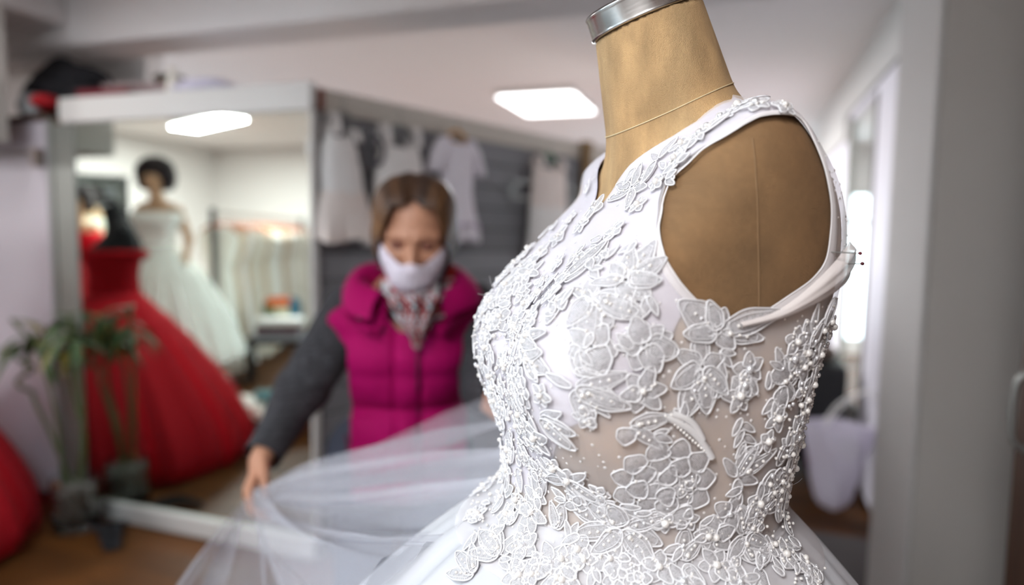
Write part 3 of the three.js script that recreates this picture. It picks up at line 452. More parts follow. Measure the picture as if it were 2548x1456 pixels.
for (const [az, y, r] of [[55, 0.300, 7], [60, 0.309, 6], [66, 0.317, 7], [70, 0.309, 6], [74, 0.318, 6], [79, 0.332, 7], [83, 0.324, 6], [88, 0.344, 7], [93, 0.336, 6], [97, 0.350, 7], [104, 0.345, 6], [108, 0.338, 6], [62, 0.300, 6], [51, 0.287, 7]]) MOTIFS.push(r === 7 ? ['five', az, y, 0.1, 7.5, az * 3] : ['fan', az, y, 0.1, [[az * 5, 13, 5], [az * 5 + 50, 11, 5], [az * 5 + 190, 12, 5]]]);
MOTIFS.forEach(motif);
// small filler petals and loops between the big motifs, joined
{
  const merge = { fill: [], cord: [] }, windows = [[52, 0.105, 13, 0.034], [82, 0.125, 9, 0.02], [100, 0.205, 14, 0.02], [60, 0.262, 10, 0.02], [93, 0.125, 7, 0.016], [112, 0.2, 10, 0.02], [55, 0.165, 8, 0.012], [67, 0.012, 20, 0.028]], put = [];
  for (let k = 0; k < 3000 && put.length < 330; k++) {
    const az = -60 + 190 * rl(), y = 0.0 + 0.335 * pow(rl(), 1.1);
    if (az > 98 && y > 0.205) continue;
    if (windows.some(([a, b, da, dy]) => ((az - a) / da) ** 2 + ((y - b) / dy) ** 2 < 1) && rl() < 0.93) continue;
    const F = frameAt(az, y, 0.15), x = F.p.x, z = F.p.z; if (y > 0.02 && bodiceKeep(x, F.p.y, z) < 0.007) continue;
    if (put.some((q) => q.distanceTo(F.p) < 0.0085)) continue; put.push(F.p);
    const q = rl(), dense = az < 30 || az > 105 || y < 0.06; if (!dense && q < 0.45) continue;
    if (q < 0.5) flower(F, 5, 0.0072 + 0.002 * rl(), rl() * 72, null, merge, rl() < 0.5);
    else { const d = rl() * 360; petal(F, 0, 0, d, 0.013 + 0.006 * rl(), 0.0055 + 0.002 * rl(), true, null, merge); petal(F, 0, 0, d + 38, 0.010 + 0.005 * rl(), 0.005, true, null, merge); if (q > 0.8) bead('crystal', F, 0, 0, 0.0013); }
  }
  const m = part('lace_filling', mergeGeometries([mergeGeometries(merge.fill), mergeGeometries(merge.cord)], true), [M.lace, M.cord], gown, 'small filling petals of the lace'); m.userData.kind = 'stuff';
}
// flocked dots on the net, and beads along the edges of the silhouette
{
  const dots = []; for (let k = 0; k < 2600 && dots.length < 900; k++) { const az = -40 + 170 * rl(), y = 0.03 + 0.3 * rl(), F = frameAt(az, y, 0.15); if (bodiceKeep(F.p.x, F.p.y, F.p.z) < 0.006) continue; const q = onGown(F, 0, 0, 0.0036); if (dots.some((d) => d[0].distanceTo(q) < 0.0045)) continue; dots.push([q, 0.0008 + 0.0005 * rl(), F.n]); }
  for (let k = 0; k < 420; k++) { const right = rl() < 0.5, az = right ? 104 + 28 * rl() : -36 + 50 * rl(), y = 0.0 + 0.20 * rl(), F = frameAt(az, y, 0.15); if (bodiceKeep(F.p.x, F.p.y, F.p.z) < 0.006 && y > 0.02) continue; const k2 = rl(); bead(k2 < 0.1 ? 'pearl' : k2 < 0.5 ? 'crystal' : 'seed', F, 0, 0, k2 < 0.1 ? 0.0017 + 0.0007 * rl() : k2 < 0.5 ? 0.0014 + 0.0006 * rl() : 0.0012); }
  const inst = (name, geo, mat, list, label, flat = 1) => { const m = new THREE.InstancedMesh(geo, mat, list.length), o = new THREE.Object3D(); list.forEach(([p, r, n], i) => { o.position.set(p.x, p.y + WY, p.z); o.quaternion.setFromUnitVectors(V(0, 0, 1), n); o.rotateZ(i * 1.7); o.scale.set(r, r, r * flat); o.updateMatrix(); m.setMatrixAt(i, o.matrix); }); m.name = name; m.userData.kind = 'stuff'; m.userData.label = label; m.castShadow = m.receiveShadow = true; gown.add(m); };
  inst('net_dots', new THREE.IcosahedronGeometry(1, 1), M.stitch, dots, 'tiny white flocked dots on the net', 0.3);
  inst('seed_beads', new THREE.IcosahedronGeometry(1, 2), M.pearl, beads.seed, 'tiny seed beads sewn on the lace');
  const big = beads.pearl.slice(0, 150); big.forEach(([p, r]) => { const m = part('pearl', sphere, M.pearl, gown); m.position.set(p.x, p.y + WY, p.z); m.scale.setScalar(r); });
  beads.crystal.slice(0, 240).forEach(([p, r, n]) => { const m = part('crystal', facet, M.crystal, gown); m.position.set(p.x, p.y + WY, p.z); m.scale.set(r, r, r * 0.8); m.quaternion.setFromUnitVectors(V(0, 0, 1), n); });
  // loose threads
  for (const [az, y, dx, dy] of [[-33, 0.258, -0.016, 0.012], [-30, 0.2, -0.02, 0.006], [-30, 0.199, -0.014, -0.012], [-24, 0.225, -0.009, 0.01], [-18, 0.15, -0.01, -0.006], [128, 0.06, 0.012, 0.006]]) { const F = frameAt(az, y, 0.14), p = F.p.clone().add(V(0, WY, 0)); part('loose_thread', tube([p, p.clone().addScaledVector(F.T, dx * 0.5).addScaledVector(F.B, dy * 0.7).addScaledVector(F.n, 0.006), p.clone().addScaledVector(F.T, dx).addScaledVector(F.B, dy).addScaledVector(F.n, 0.008)], 0.0001, 16, 4), M.stitch, gown); }
}
// ---------- the tulle overskirt lifted by the seamstress ----------
{
  const inverse = new THREE.Matrix4().makeRotationY(FORM_TURN).setPosition(...GOWN).invert();
  const A = V(-0.922, 0.876, -1.084);   // where the fingers gather it
  // the far ends of the folds: hidden hand, round the waist of the gown, then the free hem
  const ends = new THREE.CatmullRomCurve3([V(-0.345, 1.135, -1.07), V(-0.265, 1.165, -0.86), V(-0.175, 1.175, -0.69), V(-0.19, 1.172, -0.60), V(-0.25, 1.130, -0.50), V(-0.34, 1.03, -0.42), V(-0.46, 0.92, -0.39), V(-0.62, 0.80, -0.39), V(-0.80, 0.76, -0.44)], false, 'catmullrom', 0.4);
  function sheet(seed, n, amp, sag, nu, nv, opts = {}) {
    const r = rng(seed), ph = Array.from({ length: 6 }, () => r() * 2 * PI), w0 = opts.w0 ?? 0, w1 = opts.w1 ?? 1, t0 = opts.t0 ?? 0;
    const warp = (w) => w + 0.035 * sin(w * 9 + ph[0]) + 0.018 * sin(w * 23 + ph[1]);
    const ridge = (x) => { const s = sin(x); return Math.sign(s) * pow(abs(s), 0.7); };
    const g = surface(nu, nv, (u, v) => {
      const w = lerp(w0, w1, u), t = lerp(t0, 1, v), Q = ends.getPoint(w), e = ends.getTangent(w);
      const x = warp(w) * n * 2 * PI + ph[2] + 0.9 * sin(t * 3.1 + ph[3] + w * 4), grow = smooth(0, 0.35, t) * (1 - 0.45 * smooth(0.75, 1, t));
      const side = e.clone().multiplyScalar(0.012 * grow * (amp / 0.02) * sin(2 * x + 0.8)), p = A.clone().lerp(Q, t);
      const d = Q.clone().sub(A).normalize(), nrm = d.clone().cross(e).normalize(); if (nrm.y < 0) nrm.negate();
      const fine = 0.0022 * smooth(0.55, 1, t) * sin(w * 190 + 2 * sin(w * 31 + ph[4]));
      p.addScaledVector(nrm, amp * grow * ridge(x) + fine + (opts.up ?? 0) * smooth(0, 0.2, t)).add(side);
      p.y -= sag * 4 * t * (1 - t) * (0.55 + 0.45 * sin(w * 7 + ph[5]));
      const bunch = 0.012 * (1 - smooth(0, 0.08, t)); p.x += bunch * (u - 0.5); p.y += bunch * 0.4 * sin(u * 40);
      return [p.x, p.y, p.z];
    });
    return g.applyMatrix4(inverse);
  }
  part('tulle_layer', sheet(3, 5.4, 0.026, 0.030, 640, 90), M.tulle, gown, 'sheer white tulle held out by the seamstress');
  part('tulle_layer', sheet(11, 6.5, 0.020, 0.050, 520, 90, { w0: 0.17, w1: 0.62, up: -0.012 }), M.tulleDense, gown);
}
// ---------- the seamstress ----------
{
  const who = thing('person', 'woman in a magenta padded vest and white face mask bending over the tulle', 'person', [-0.78, 0, -1.5]);
  const O = [0.78, 0, 1.5], W = (x, y, z) => [x + O[0], y, z + O[2]];   // world -> the person's own axes
  const J = {
    pelvis: W(-0.80, 0.86, -1.50), waist: W(-0.788, 1.00, -1.495), chest: W(-0.772, 1.14, -1.475), neck: W(-0.745, 1.268, -1.445), head: W(-0.694, 1.405, -1.365),
    shR: W(-0.880, 1.215, -1.400), elR: W(-0.955, 1.045, -1.315), wrR: W(-0.930, 0.932, -1.135), shL: W(-0.622, 1.222, -1.545), elL: W(-0.545, 1.045, -1.43), wrL: W(-0.405, 1.115, -1.15),
    hipR: W(-0.875, 0.84, -1.47), hipL: W(-0.725, 0.84, -1.54), knR: W(-0.88, 0.47, -1.44), knL: W(-0.72, 0.47, -1.52), anR: W(-0.89, 0.08, -1.50), anL: W(-0.71, 0.08, -1.58),
  };
  // axes of the trunk: r towards her left, f forwards
  const R = V(0.909, 0, -0.417), Fw = V(0.417, 0, 0.909);
  const local = (p, c) => { const x = p[0] - c[0], z = p[2] - c[2]; return [x * R.x + z * R.z, p[1] - c[1], x * Fw.x + z * Fw.z]; };
  const trunk = (x, y, z) => {
    const p = [x, y, z];
    let s = ellipsoid(local(p, J.chest), [0, 0.0, 0], [0.150, 0.165, 0.105]);
    s = smin(s, ellipsoid(local(p, J.chest), [0.062, -0.02, 0.075], [0.062, 0.062, 0.055]), 0.05); s = smin(s, ellipsoid(local(p, J.chest), [-0.062, -0.02, 0.075], [0.062, 0.062, 0.055]), 0.05);
    s = smin(s, ellipsoid(local(p, J.waist), [0, 0, 0], [0.128, 0.13, 0.095]), 0.08); s = smin(s, ellipsoid(local(p, J.pelvis), [0, 0, 0], [0.165, 0.13, 0.115]), 0.08);
    s = smin(s, capsule(p, J.shR, J.shL, 0.058, 0.058), 0.06); return smin(s, capsule(p, J.neck, J.head, 0.055, 0.05), 0.04);
  };
  const arms = (x, y, z) => { const p = [x, y, z]; return min(smin(capsule(p, J.shR, J.elR, 0.059, 0.049), capsule(p, J.elR, J.wrR, 0.047, 0.028), 0.025), smin(capsule(p, J.shL, J.elL, 0.055, 0.043), capsule(p, J.elL, J.wrL, 0.041, 0.026), 0.025)); };
  const legs = (x, y, z) => { const p = [x, y, z]; return min(smin(capsule(p, J.hipR, J.knR, 0.082, 0.055), capsule(p, J.knR, J.anR, 0.052, 0.034), 0.03), smin(capsule(p, J.hipL, J.knL, 0.082, 0.055), capsule(p, J.knL, J.anL, 0.052, 0.034), 0.03)); };
  const bodyF = (x, y, z) => smin(smin(trunk(x, y, z) + 0.012 * smooth(1.30, 1.24, y), arms(x, y, z) + 0.007, 0.02), legs(x, y, z) + 0.012, 0.03);
  // head in its own axes: x to her left, y up, z forwards; bent down and turned a little to her left
  const HM = new THREE.Matrix4().makeRotationFromEuler(new THREE.Euler(0.40, 0.40, -0.04, 'YXZ')).setPosition(...J.head);
  const headF = (x, y, z) => {
    const p = [x, y, z], m = [abs(x), y, z];
    let s = ellipsoid(p, [0, 0.035, -0.012], [0.075, 0.088, 0.095]);                       // skull
    s = smin(s, ellipsoid(p, [0, -0.032, 0.022], [0.060, 0.078, 0.066]), 0.05);            // face
    s = smin(s, ellipsoid(p, [0, -0.092, 0.052], [0.024, 0.020, 0.024]), 0.03);            // chin
    s = smin(s, capsule(m, [0.056, -0.05, -0.005], [0.018, -0.092, 0.05], 0.018, 0.016), 0.03);   // jaw
    s = smin(s, ellipsoid(m, [0.042, -0.028, 0.062], [0.022, 0.018, 0.018]), 0.025);       // cheeks
    s = smin(s, capsule(m, [0.010, 0.026, 0.086], [0.050, 0.022, 0.066], 0.008, 0.008), 0.016);   // brow
    s = smax(s, -ellipsoid(m, [0.031, 0.006, 0.094], [0.018, 0.011, 0.016]), 0.014);       // eye hollows
    s = smin(s, capsule(p, [0, 0.012, 0.086], [0, -0.030, 0.106], 0.007, 0.011), 0.012);   // nose
    s = smin(s, ellipsoid(m, [0.010, -0.034, 0.094], [0.008, 0.007, 0.009]), 0.008);
    s = smin(s, ellipsoid(p, [0, -0.058, 0.086], [0.022, 0.006, 0.010]), 0.008); s = smin(s, ellipsoid(p, [0, -0.067, 0.084], [0.019, 0.007, 0.010]), 0.008);   // lips
    s = smin(s, ellipsoid(m, [0.078, -0.008, -0.012], [0.010, 0.032, 0.018]), 0.008);      // ears
    return smin(s, capsule(p, [0, -0.06, -0.02], [0, -0.17, -0.06], 0.052, 0.054), 0.03);
  };
  const toWorld = (g, m) => { g.applyMatrix4(m); return g; };
  const headGeo = toWorld(clip(net(headF, [-0.11, -0.19, -0.13], [0.11, 0.15, 0.14], 0.0042), (x, y) => y + 0.17), HM);
  // hands: palm, four fingers and a thumb each, closed on the tulle
  function hand(wrist, dir, palmNormal, side, grip) {
    const d = V(...dir).normalize(), n = V(...palmNormal); n.addScaledVector(d, -n.dot(d)).normalize(); const w = d.clone().cross(n).multiplyScalar(side);   // w points to the thumb
    const at3 = (a, b, c) => { const q = V(...wrist).addScaledVector(d, a).addScaledVector(w, b).addScaledVector(n, c); return [q.x, q.y, q.z]; };
    const chains = [];
    [[0.024, 0.074], [0.008, 0.080], [-0.009, 0.075], [-0.025, 0.062]].forEach(([b, L], i) => { let a = 0.078 - (i === 3 ? 0.008 : 0), c = 0, ang = grip * 0.45, pt = at3(a, b, c); [0.45, 0.32, 0.25].forEach((q, k) => { a += cos(ang) * L * q; c += sin(ang) * L * q; const b2 = b * (1 - 0.12 * (k + 1)), e = at3(a, b2, c); chains.push([pt, e, 0.0088 - k * 0.0009, 0.0080 - k * 0.0009]); pt = e; ang += grip * 0.62; }); });
    chains.push([at3(0.02, 0.026, 0.006), at3(0.052, 0.044, 0.020), 0.012, 0.0098], [at3(0.052, 0.044, 0.020), at3(0.084, 0.030, 0.036), 0.0098, 0.0082]);
    const F = (x, y, z) => {
      const p = [x, y, z]; let s = 9; for (const b of [0.024, 0.008, -0.009, -0.024]) s = smin(s, capsule(p, at3(0.004, b * 0.7, 0), at3(0.078, b, 0), 0.0125, 0.0108), 0.012);
      s = smin(s, capsule(p, at3(-0.03, 0, 0), at3(0.01, 0, 0), 0.024, 0.022), 0.02); let f = 9; for (const [a, b, r0, r1] of chains) f = min(f, capsule(p, a, b, r0, r1)); return smin(s, f, 0.006);
    };
    const c = at3(0.06, 0, 0.02); return net(F, c.map((v) => v - 0.125), c.map((v) => v + 0.125), 0.0042);
  }
  const handR = hand(J.wrR, [0.04, -0.75, 0.62], [0.80, -0.45, -0.35], 1, 1.1), handL = hand(J.wrL, [0.45, 0.1, 0.62], [0.1, -1, 0.1], -1, 0.9);
  const bodyGeo = net(bodyF, W(-1.12, -0.02, -1.72), W(-0.30, 1.36, -1.02), 0.014);
  part('body', merged([bodyGeo, headGeo, handR, handL]), M.skin, who, 'bare face and hands');
  // eyes looking down, brows and lashes
  const onHead = (x, y, dz) => { let z = 0.13; for (let k = 0; k < 40; k++) z -= max(0.0003, headF(x, y, z) * 0.8); return V(x, y, z + dz).applyMatrix4(HM); };
  for (const s of [1, -1]) {
    const line = (list, dz) => list.map(([x, y]) => onHead(s * x, y, dz));
    part('eyelid', toWorld(new THREE.SphereGeometry(1, 24, 16).scale(0.0165, 0.0125, 0.0135).translate(s * 0.031, 0.003, 0.074), HM), std('#7d4c3c', 0.6), who);
    part('lashes', tube(line([[0.017, -0.004], [0.024, -0.0085], [0.033, -0.0095], [0.043, -0.0045], [0.047, -0.001]], 0.0016), 0.005, 20, 6), M.hairDark, who, 'dark lashes of a lowered eye');
    part('eyebrow', tube(line([[0.014, 0.020], [0.024, 0.025], [0.036, 0.026], [0.048, 0.019]], 0.0006), 0.0042, 20, 6), std('#3a241a', 0.9), who, 'brown eyebrow');
  }
  // hair: brown with a fairer sweep, parted in the middle and tied behind
  const hairMap = texture(512, 256, (u, v) => { const a = noise3(u * 150, v * 3, 1), b = noise3(u * 24, v * 2, 5), k = smooth(0.2, 1.1, b * 0.35 + a * 0.3 + 1.3 * abs(u - 0.5)); return [lerp(0.20, 0.52, k), lerp(0.125, 0.36, k), lerp(0.08, 0.21, k)]; });
  const hairF = (x, y, z) => { const m = [abs(x), y, z]; let s = headF(x, y, z) - 0.012; s = smin(s, ellipsoid(m, [0.040, 0.062, 0.012], [0.052, 0.066, 0.080]), 0.02); s = smin(s, ellipsoid([x, y, z], [0, 0.03, -0.085], [0.055, 0.055, 0.045]), 0.02); s = smin(s, ellipsoid(m, [0.075, -0.012, 0.000], [0.014, 0.066, 0.032]), 0.012); return s + 0.0008 * sin(atan2(y - 0.06, z + 0.01) * 4 + x * 160) * smooth(0.08, 0, abs(x) - 0.02) - 0.004 * exp(-x * x * 9000) * -1; };
  const hair = clip(net(hairF, [-0.12, -0.11, -0.16], [0.12, 0.17, 0.14], 0.0045), (x, y, z) => { const line = 0.083 + 0.006 * exp(-x * x * 6000) - 3.2 * max(0, abs(x) - 0.047); return max(y - (line + 0.012 - 1.2 * max(0, 0.056 - z) * smooth(0.03, 0.072, abs(x))), min(-z + 0.020, y + 0.085)); });
  uvFrom(hair, (x, y, z) => [atan2(x, y - 0.01) / 2.6 + 0.5, (z + 0.14) * 3]);
  part('hair', toWorld(hair, HM), std('#ffffff', 0.55, { map: hairMap }), who, 'brown hair with fair strands, parted in the middle');
  // face mask
  const maskBase = (x, y, z) => smin(headF(x, y, z), ellipsoid([x, y, z], [0, -0.055, 0.072], [0.044, 0.046, 0.044]), 0.04);
  const maskGeo = clip(net(maskBase, [-0.1, -0.14, -0.05], [0.1, 0.03, 0.15], 0.004, 0.004), (x, y, z) => min(-0.026 + 0.008 * exp(-x * x * 4000) + 0.022 * smooth(0.02, 0.07, abs(x)) - y, z + 0.004, y + 0.122));
  const maskMap = texture(256, 256, (u, v) => { const n = noise3(u * 26, v * 26, 3), dot = noise3(u * 60, v * 60, 9) > 0.72 ? 1 : 0; return dot ? [0.80, 0.76, 0.82] : [0.90, 0.87 - 0.02 * n, 0.90]; });
  uvFrom(maskGeo, (x, y) => [x * 6 + 0.5, y * 6 + 0.5]);
  const mask = part('face_mask', toWorld(maskGeo, HM), std('#ffffff', 0.85, { map: maskMap }), who, 'white patterned cloth mask under the nose');
  part('mask_seam', tube([[0, -0.022, 0.121], [0, -0.05, 0.1235], [0, -0.085, 0.114], [0, -0.112, 0.09]].map((p) => V(...p).applyMatrix4(HM)), 0.0012, 20, 6), M.white, mask);
  for (const s of [1, -1]) part('ear_loop', tube([[s * 0.066, -0.045, 0.028], [s * 0.078, -0.03, 0.004], [s * 0.086, -0.012, -0.02], [s * 0.08, 0.02, -0.02]].map((p) => V(...p).applyMatrix4(HM)), 0.0016, 16, 6), M.white, mask);
  // scarf, red black and white
  const scarfMap = texture(256, 256, (u, v) => { const a = periodic(u, v, 7, 2), b = periodic(u, v, 9, 11), c = periodic(u, v, 5, 21); return a > 0.62 ? [0.62, 0.08, 0.08] : b > 0.56 ? [0.10, 0.11, 0.13] : c > 0.66 ? [0.42, 0.46, 0.5] : [0.80, 0.79, 0.80]; });
  const NK = [J.neck[0] + 0.012, J.neck[1] + 0.028, J.neck[2] + 0.026], SC = 0.022;
  const loopAt = (r, y0, dip, q) => surface(72, 20, (u, v) => { const a = u * 2 * PI, b = v * 2 * PI, front = max(0, cos(a)), wv = 0.007 * sin(a * 5 + q) + 0.005 * sin(a * 9 + b * 2 + q), rr = r + (0.027 + wv) * cos(b), yy = y0 - dip * pow(front, 1.5) + (0.036 + wv) * sin(b); const x = rr * sin(a) * 0.92, z = rr * cos(a) + 0.03 * front; const xs = x + SC; return [NK[0] + xs * R.x + z * Fw.x, NK[1] + yy, NK[2] + xs * R.z + z * Fw.z]; }, true);
  const drape = surface(24, 16, (u, v) => { const x = SC + (u - 0.5) * 0.12 * (1 - v * 0.86), z = 0.125 + 0.022 * cos((u - 0.5) * 3) - 0.006 * v + 0.006 * sin(u * 16 + v * 3), y = -0.02 - v * 0.125; return [NK[0] + x * R.x + z * Fw.x, NK[1] + y, NK[2] + x * R.z + z * Fw.z]; });
  part('scarf', merged([loopAt(0.064, 0.002, 0.045, 0), loopAt(0.066, -0.028, 0.05, 2), drape]), std('#ffffff', 0.9, { map: (scarfMap.repeat.set(3, 2), scarfMap) }), who, 'red, black and white patterned scarf');
  // clothes
  const knit = texture(256, 256, (u, v) => { const n = periodic(u, v, 42, 3) * 0.5 + periodic(u, v, 14, 5) * 0.3, s = 0.10 + 0.30 * n; return [s, s * 0.99, s * 1.05]; }, { rx: 4, ry: 4 });
  const sleeves = net((x, y, z) => { const p = [x, y, z]; return arms(x, y, z) - 0.009 - 0.003 * noise3(x * 26, y * 20, z * 26) - 0.004 * sin((y + x * 0.6) * 70) * smooth(0.10, 0.0, abs(hypot(p[0] - J.elR[0], p[1] - J.elR[1]) - 0.02)); }, W(-1.10, 0.85, -1.66), W(-0.32, 1.32, -1.06), 0.009);
  const cuffCut = (w, e, keep) => { const d = V(...w).sub(V(...e)).normalize(); return (x, y, z) => keep - ((x - w[0]) * d.x + (y - w[1]) * d.y + (z - w[2]) * d.z); };
  const cR = cuffCut(J.wrR, J.elR, 0.004), cL = cuffCut(J.wrL, J.elL, 0.004);
  const sw = part('sweater', uvFrom(clip(sleeves, (x, y, z) => x < O[0] - 0.76 ? cR(x, y, z) : cL(x, y, z)), (x, y, z) => [x * 3 + z * 2, y * 3]), std('#ffffff', 0.95, { map: knit }), who, 'dark grey knitted sweater');
  const magenta = phys({ color: '#a6015a', roughness: 0.75, specularIntensity: 0.35 }), vestF = (x, y, z) => {
    const p = [x, y, z], q = local(p, J.waist); let s = trunk(x, y, z) - 0.020; s = smin(s, ellipsoid(local(p, J.pelvis), [0, -0.02, 0], [0.178, 0.16, 0.135]) - 0.004, 0.05);
    const belt = exp(-pow((q[1] + 0.012) / 0.016, 2)); const quilt = 0.007 * (abs(sin((q[1] + 0.012) * PI / 0.088)) - 0.5); const zip = 0.008 * exp(-pow((q[0] - 0.018) / 0.028, 2)) - 0.008 * exp(-pow((q[0] - 0.048) / 0.006, 2)) - 0.006 * exp(-pow((q[0] + 0.014) / 0.006, 2));
    return s - quilt - (q[2] > 0 ? zip : 0) + 0.010 * belt - 0.004 * noise3(x * 22, y * 14, z * 22) + 0.003 * sin(q[0] * 55 + q[1] * 30) * exp(-pow((q[1] + 0.02) / 0.05, 2));
  };
  const armEdge = (p) => min(capsule(p, J.shR, J.elR, 0.060, 0.060), capsule(p, J.shL, J.elL, 0.060, 0.060));
  const vest = part('vest', clip(net(vestF, W(-1.08, 0.70, -1.72), W(-0.46, 1.36, -1.22), 0.008), (x, y, z) => { const p = [x, y, z], l = local(p, J.chest); return min(y - 0.76, (l[0] < 0 ? lerp(0.126, 0.176, smooth(1.135, 1.195, y)) - 0.075 * smooth(1.205, 1.275, y) : lerp(0.150, 0.170, smooth(1.10, 1.2, y))) - abs(l[0]), J.neck[1] + 0.012 - y - 0.10 * smooth(0.0, 0.1, l[2]) * smooth(0.09, 0.0, abs(l[0]))); }), magenta, who, 'magenta padded vest');
  // stand-up hood lying round the neck, with eyelets and cords
  const hoodG = surface(60, 24, (u, v) => { const a = lerp(0.62, 2 * PI - 0.62, u), b = v * PI * 1.9, back = (1 - cos(a)) / 2, rr = 0.104 + 0.036 * back + (0.026 + 0.018 * back) * cos(b) + 0.007 * sin(a * 5 + b), yy = -0.030 + 0.030 * back + (0.042 + 0.014 * back) * sin(b) - 0.050 * pow(1 - back, 2) - 0.35 * (rr - 0.1) ; const x = rr * sin(a) * 1.05, z = rr * cos(a) + 0.012; return [NK[0] + x * R.x + z * Fw.x, NK[1] + yy, NK[2] + x * R.z + z * Fw.z]; });
  part('hood', hoodG, magenta, vest, 'padded hood round the neck');
  const chestPt = (a, b) => { const q = V(J.chest[0], J.chest[1] + b, J.chest[2]).addScaledVector(R, a).addScaledVector(Fw, 0.3); let p = [q.x, q.y, q.z]; for (let k = 0; k < 30; k++) { const d = vestF(...p); if (d < 0.0008) break; p = [p[0] - Fw.x * d * 0.7, p[1], p[2] - Fw.z * d * 0.7]; } return V(...p); };
  for (const [a, b] of [[-0.098, 0.075], [0.098, 0.075]]) part('eyelet', new THREE.TorusGeometry(0.006, 0.0022, 8, 20).rotateY(0.43).translate(...chestPt(a, b).toArray()), M.steel, vest, 'small metal eyelet');
  part('zip', tube([0.09, 0.03, -0.03, -0.09, -0.15, -0.22].map((b) => chestPt(0.034, b)), 0.0035, 40, 6), std('#5a0636', 0.6), vest);
  part('popper', new THREE.SphereGeometry(0.006, 12, 8).translate(...chestPt(-0.045, 0.045).toArray()), std('#3a0826', 0.4), vest);
  for (const s of [1, -1]) part('pocket_edge', tube([0, 0.25, 0.5, 0.75, 1].map((t) => { const p = settle(vestF, W(-0.80 + 0.12 * s * R.x + 0.11 * Fw.x - 0.02 * s * t, 0.925 - 0.10 * t, -1.50 + 0.12 * s * R.z + 0.11 * Fw.z), 0.001, 6); return V(...p); }), 0.003, 20, 6), std('#6a0740', 0.6), vest);
  const trousers = net((x, y, z) => smin(legs(x, y, z), ellipsoid(local([x, y, z], J.pelvis), [0, -0.02, 0], [0.163, 0.12, 0.112]), 0.06) - 0.010 - 0.003 * noise3(x * 20, y * 12, z * 20), W(-1.02, 0.06, -1.72), W(-0.56, 1.0, -1.34), 0.013);
  part('trousers', clip(trousers, (x, y) => min(0.95 - y, y - 0.09)), std('#3c4150', 0.9), who, 'dark blue-grey trousers');
  for (const [a, f] of [[J.anR, 0.03], [J.anL, 0.03]]) part('shoe', net((x, y, z) => { const p = local([x, y, z], a); return smax(smin(ellipsoid(p, [0, -0.035, 0.06], [0.042, 0.05, 0.115]), capsule(p, [0, 0.02, 0], [0, -0.03, 0], 0.042, 0.044), 0.03), -0.078 - p[1], 0.006); }, [a[0] - 0.16, 0, a[2] - 0.14], [a[0] + 0.18, 0.16, a[2] + 0.22], 0.01), M.black, who);
}
// ---------- children's clothes on the grey wall ----------
const onWall = (s, y, off = 0) => V(PA.x + s * cos(PT) + off * sin(PT), y, PA.z - s * sin(PT) + off * cos(PT));
// closed cloth tube from rows [height, centre, half width, half depth]; folds grow towards the hem; the neckline dips
function garment(rows, { folds = 9, amp = 0.008, dip = 0.05, seed = 1, nu = 72, nv = 48 } = {}) {
  const r = rng(seed), p1 = r() * 7, p2 = r() * 7, n = rows.length - 1;
  return surface(nu, nv, (u, v) => {
    const k = min(n - 1, floor(v * n)), t = v * n - k, S = (i) => lerp(rows[k][i], rows[k + 1][i], t * t * (3 - 2 * t)), a = u * 2 * PI, f = amp * smooth(0.25, 1, v) * (sin(a * folds + p1 + 2 * sin(a + p2)) + 0.5 * sin(a * folds * 2.3 + p2));
    const c = cos(a), s = sin(a), y = S(0) - (s > 0 ? dip : dip * 0.5) * (1 - pow(abs(c), 1.6)) * smooth(0.18, 0, v) + 0.01 * sin(a * 5 + p1) * smooth(0.8, 1, v);
    return [S(1) + (S(2) + f * 0.6) * Math.sign(c) * pow(abs(c), 0.8), y, (S(3) + f) * Math.sign(s) * pow(abs(s), 0.9)];
  }, true);
}
function hanger(parent, y, w, mat, label) {
  part('hanger_hook', tube([[0, y, 0], [0, y + 0.035, 0], [0.012, y + 0.055, 0], [-0.004, y + 0.068, 0], [-0.018, y + 0.058, 0]], 0.0022, 24, 6), M.steel, parent);
  part('hanger', merged([tube([[-w, y - 0.05, 0], [-w * 0.4, y - 0.012, 0], [0, y, 0], [w * 0.4, y - 0.012, 0], [w, y - 0.05, 0]], 0.009, 30, 8), tube([[-w * 0.96, y - 0.05, 0], [0, y - 0.056, 0], [w * 0.96, y - 0.05, 0]], 0.005, 20, 6)]), mat, parent, label);
}
const strap = (x0, y0, x1, y1, w, d = 0.035) => surface(8, 14, (u, v) => { const a = PI * v; return [lerp(x0, x1, v < 0.5 ? 0 : 0) + (u - 0.5) * w + (x1 - x0) * sin(a) * 0.5, y0 + (y1 - y0) * sin(a), d * cos(a)]; });
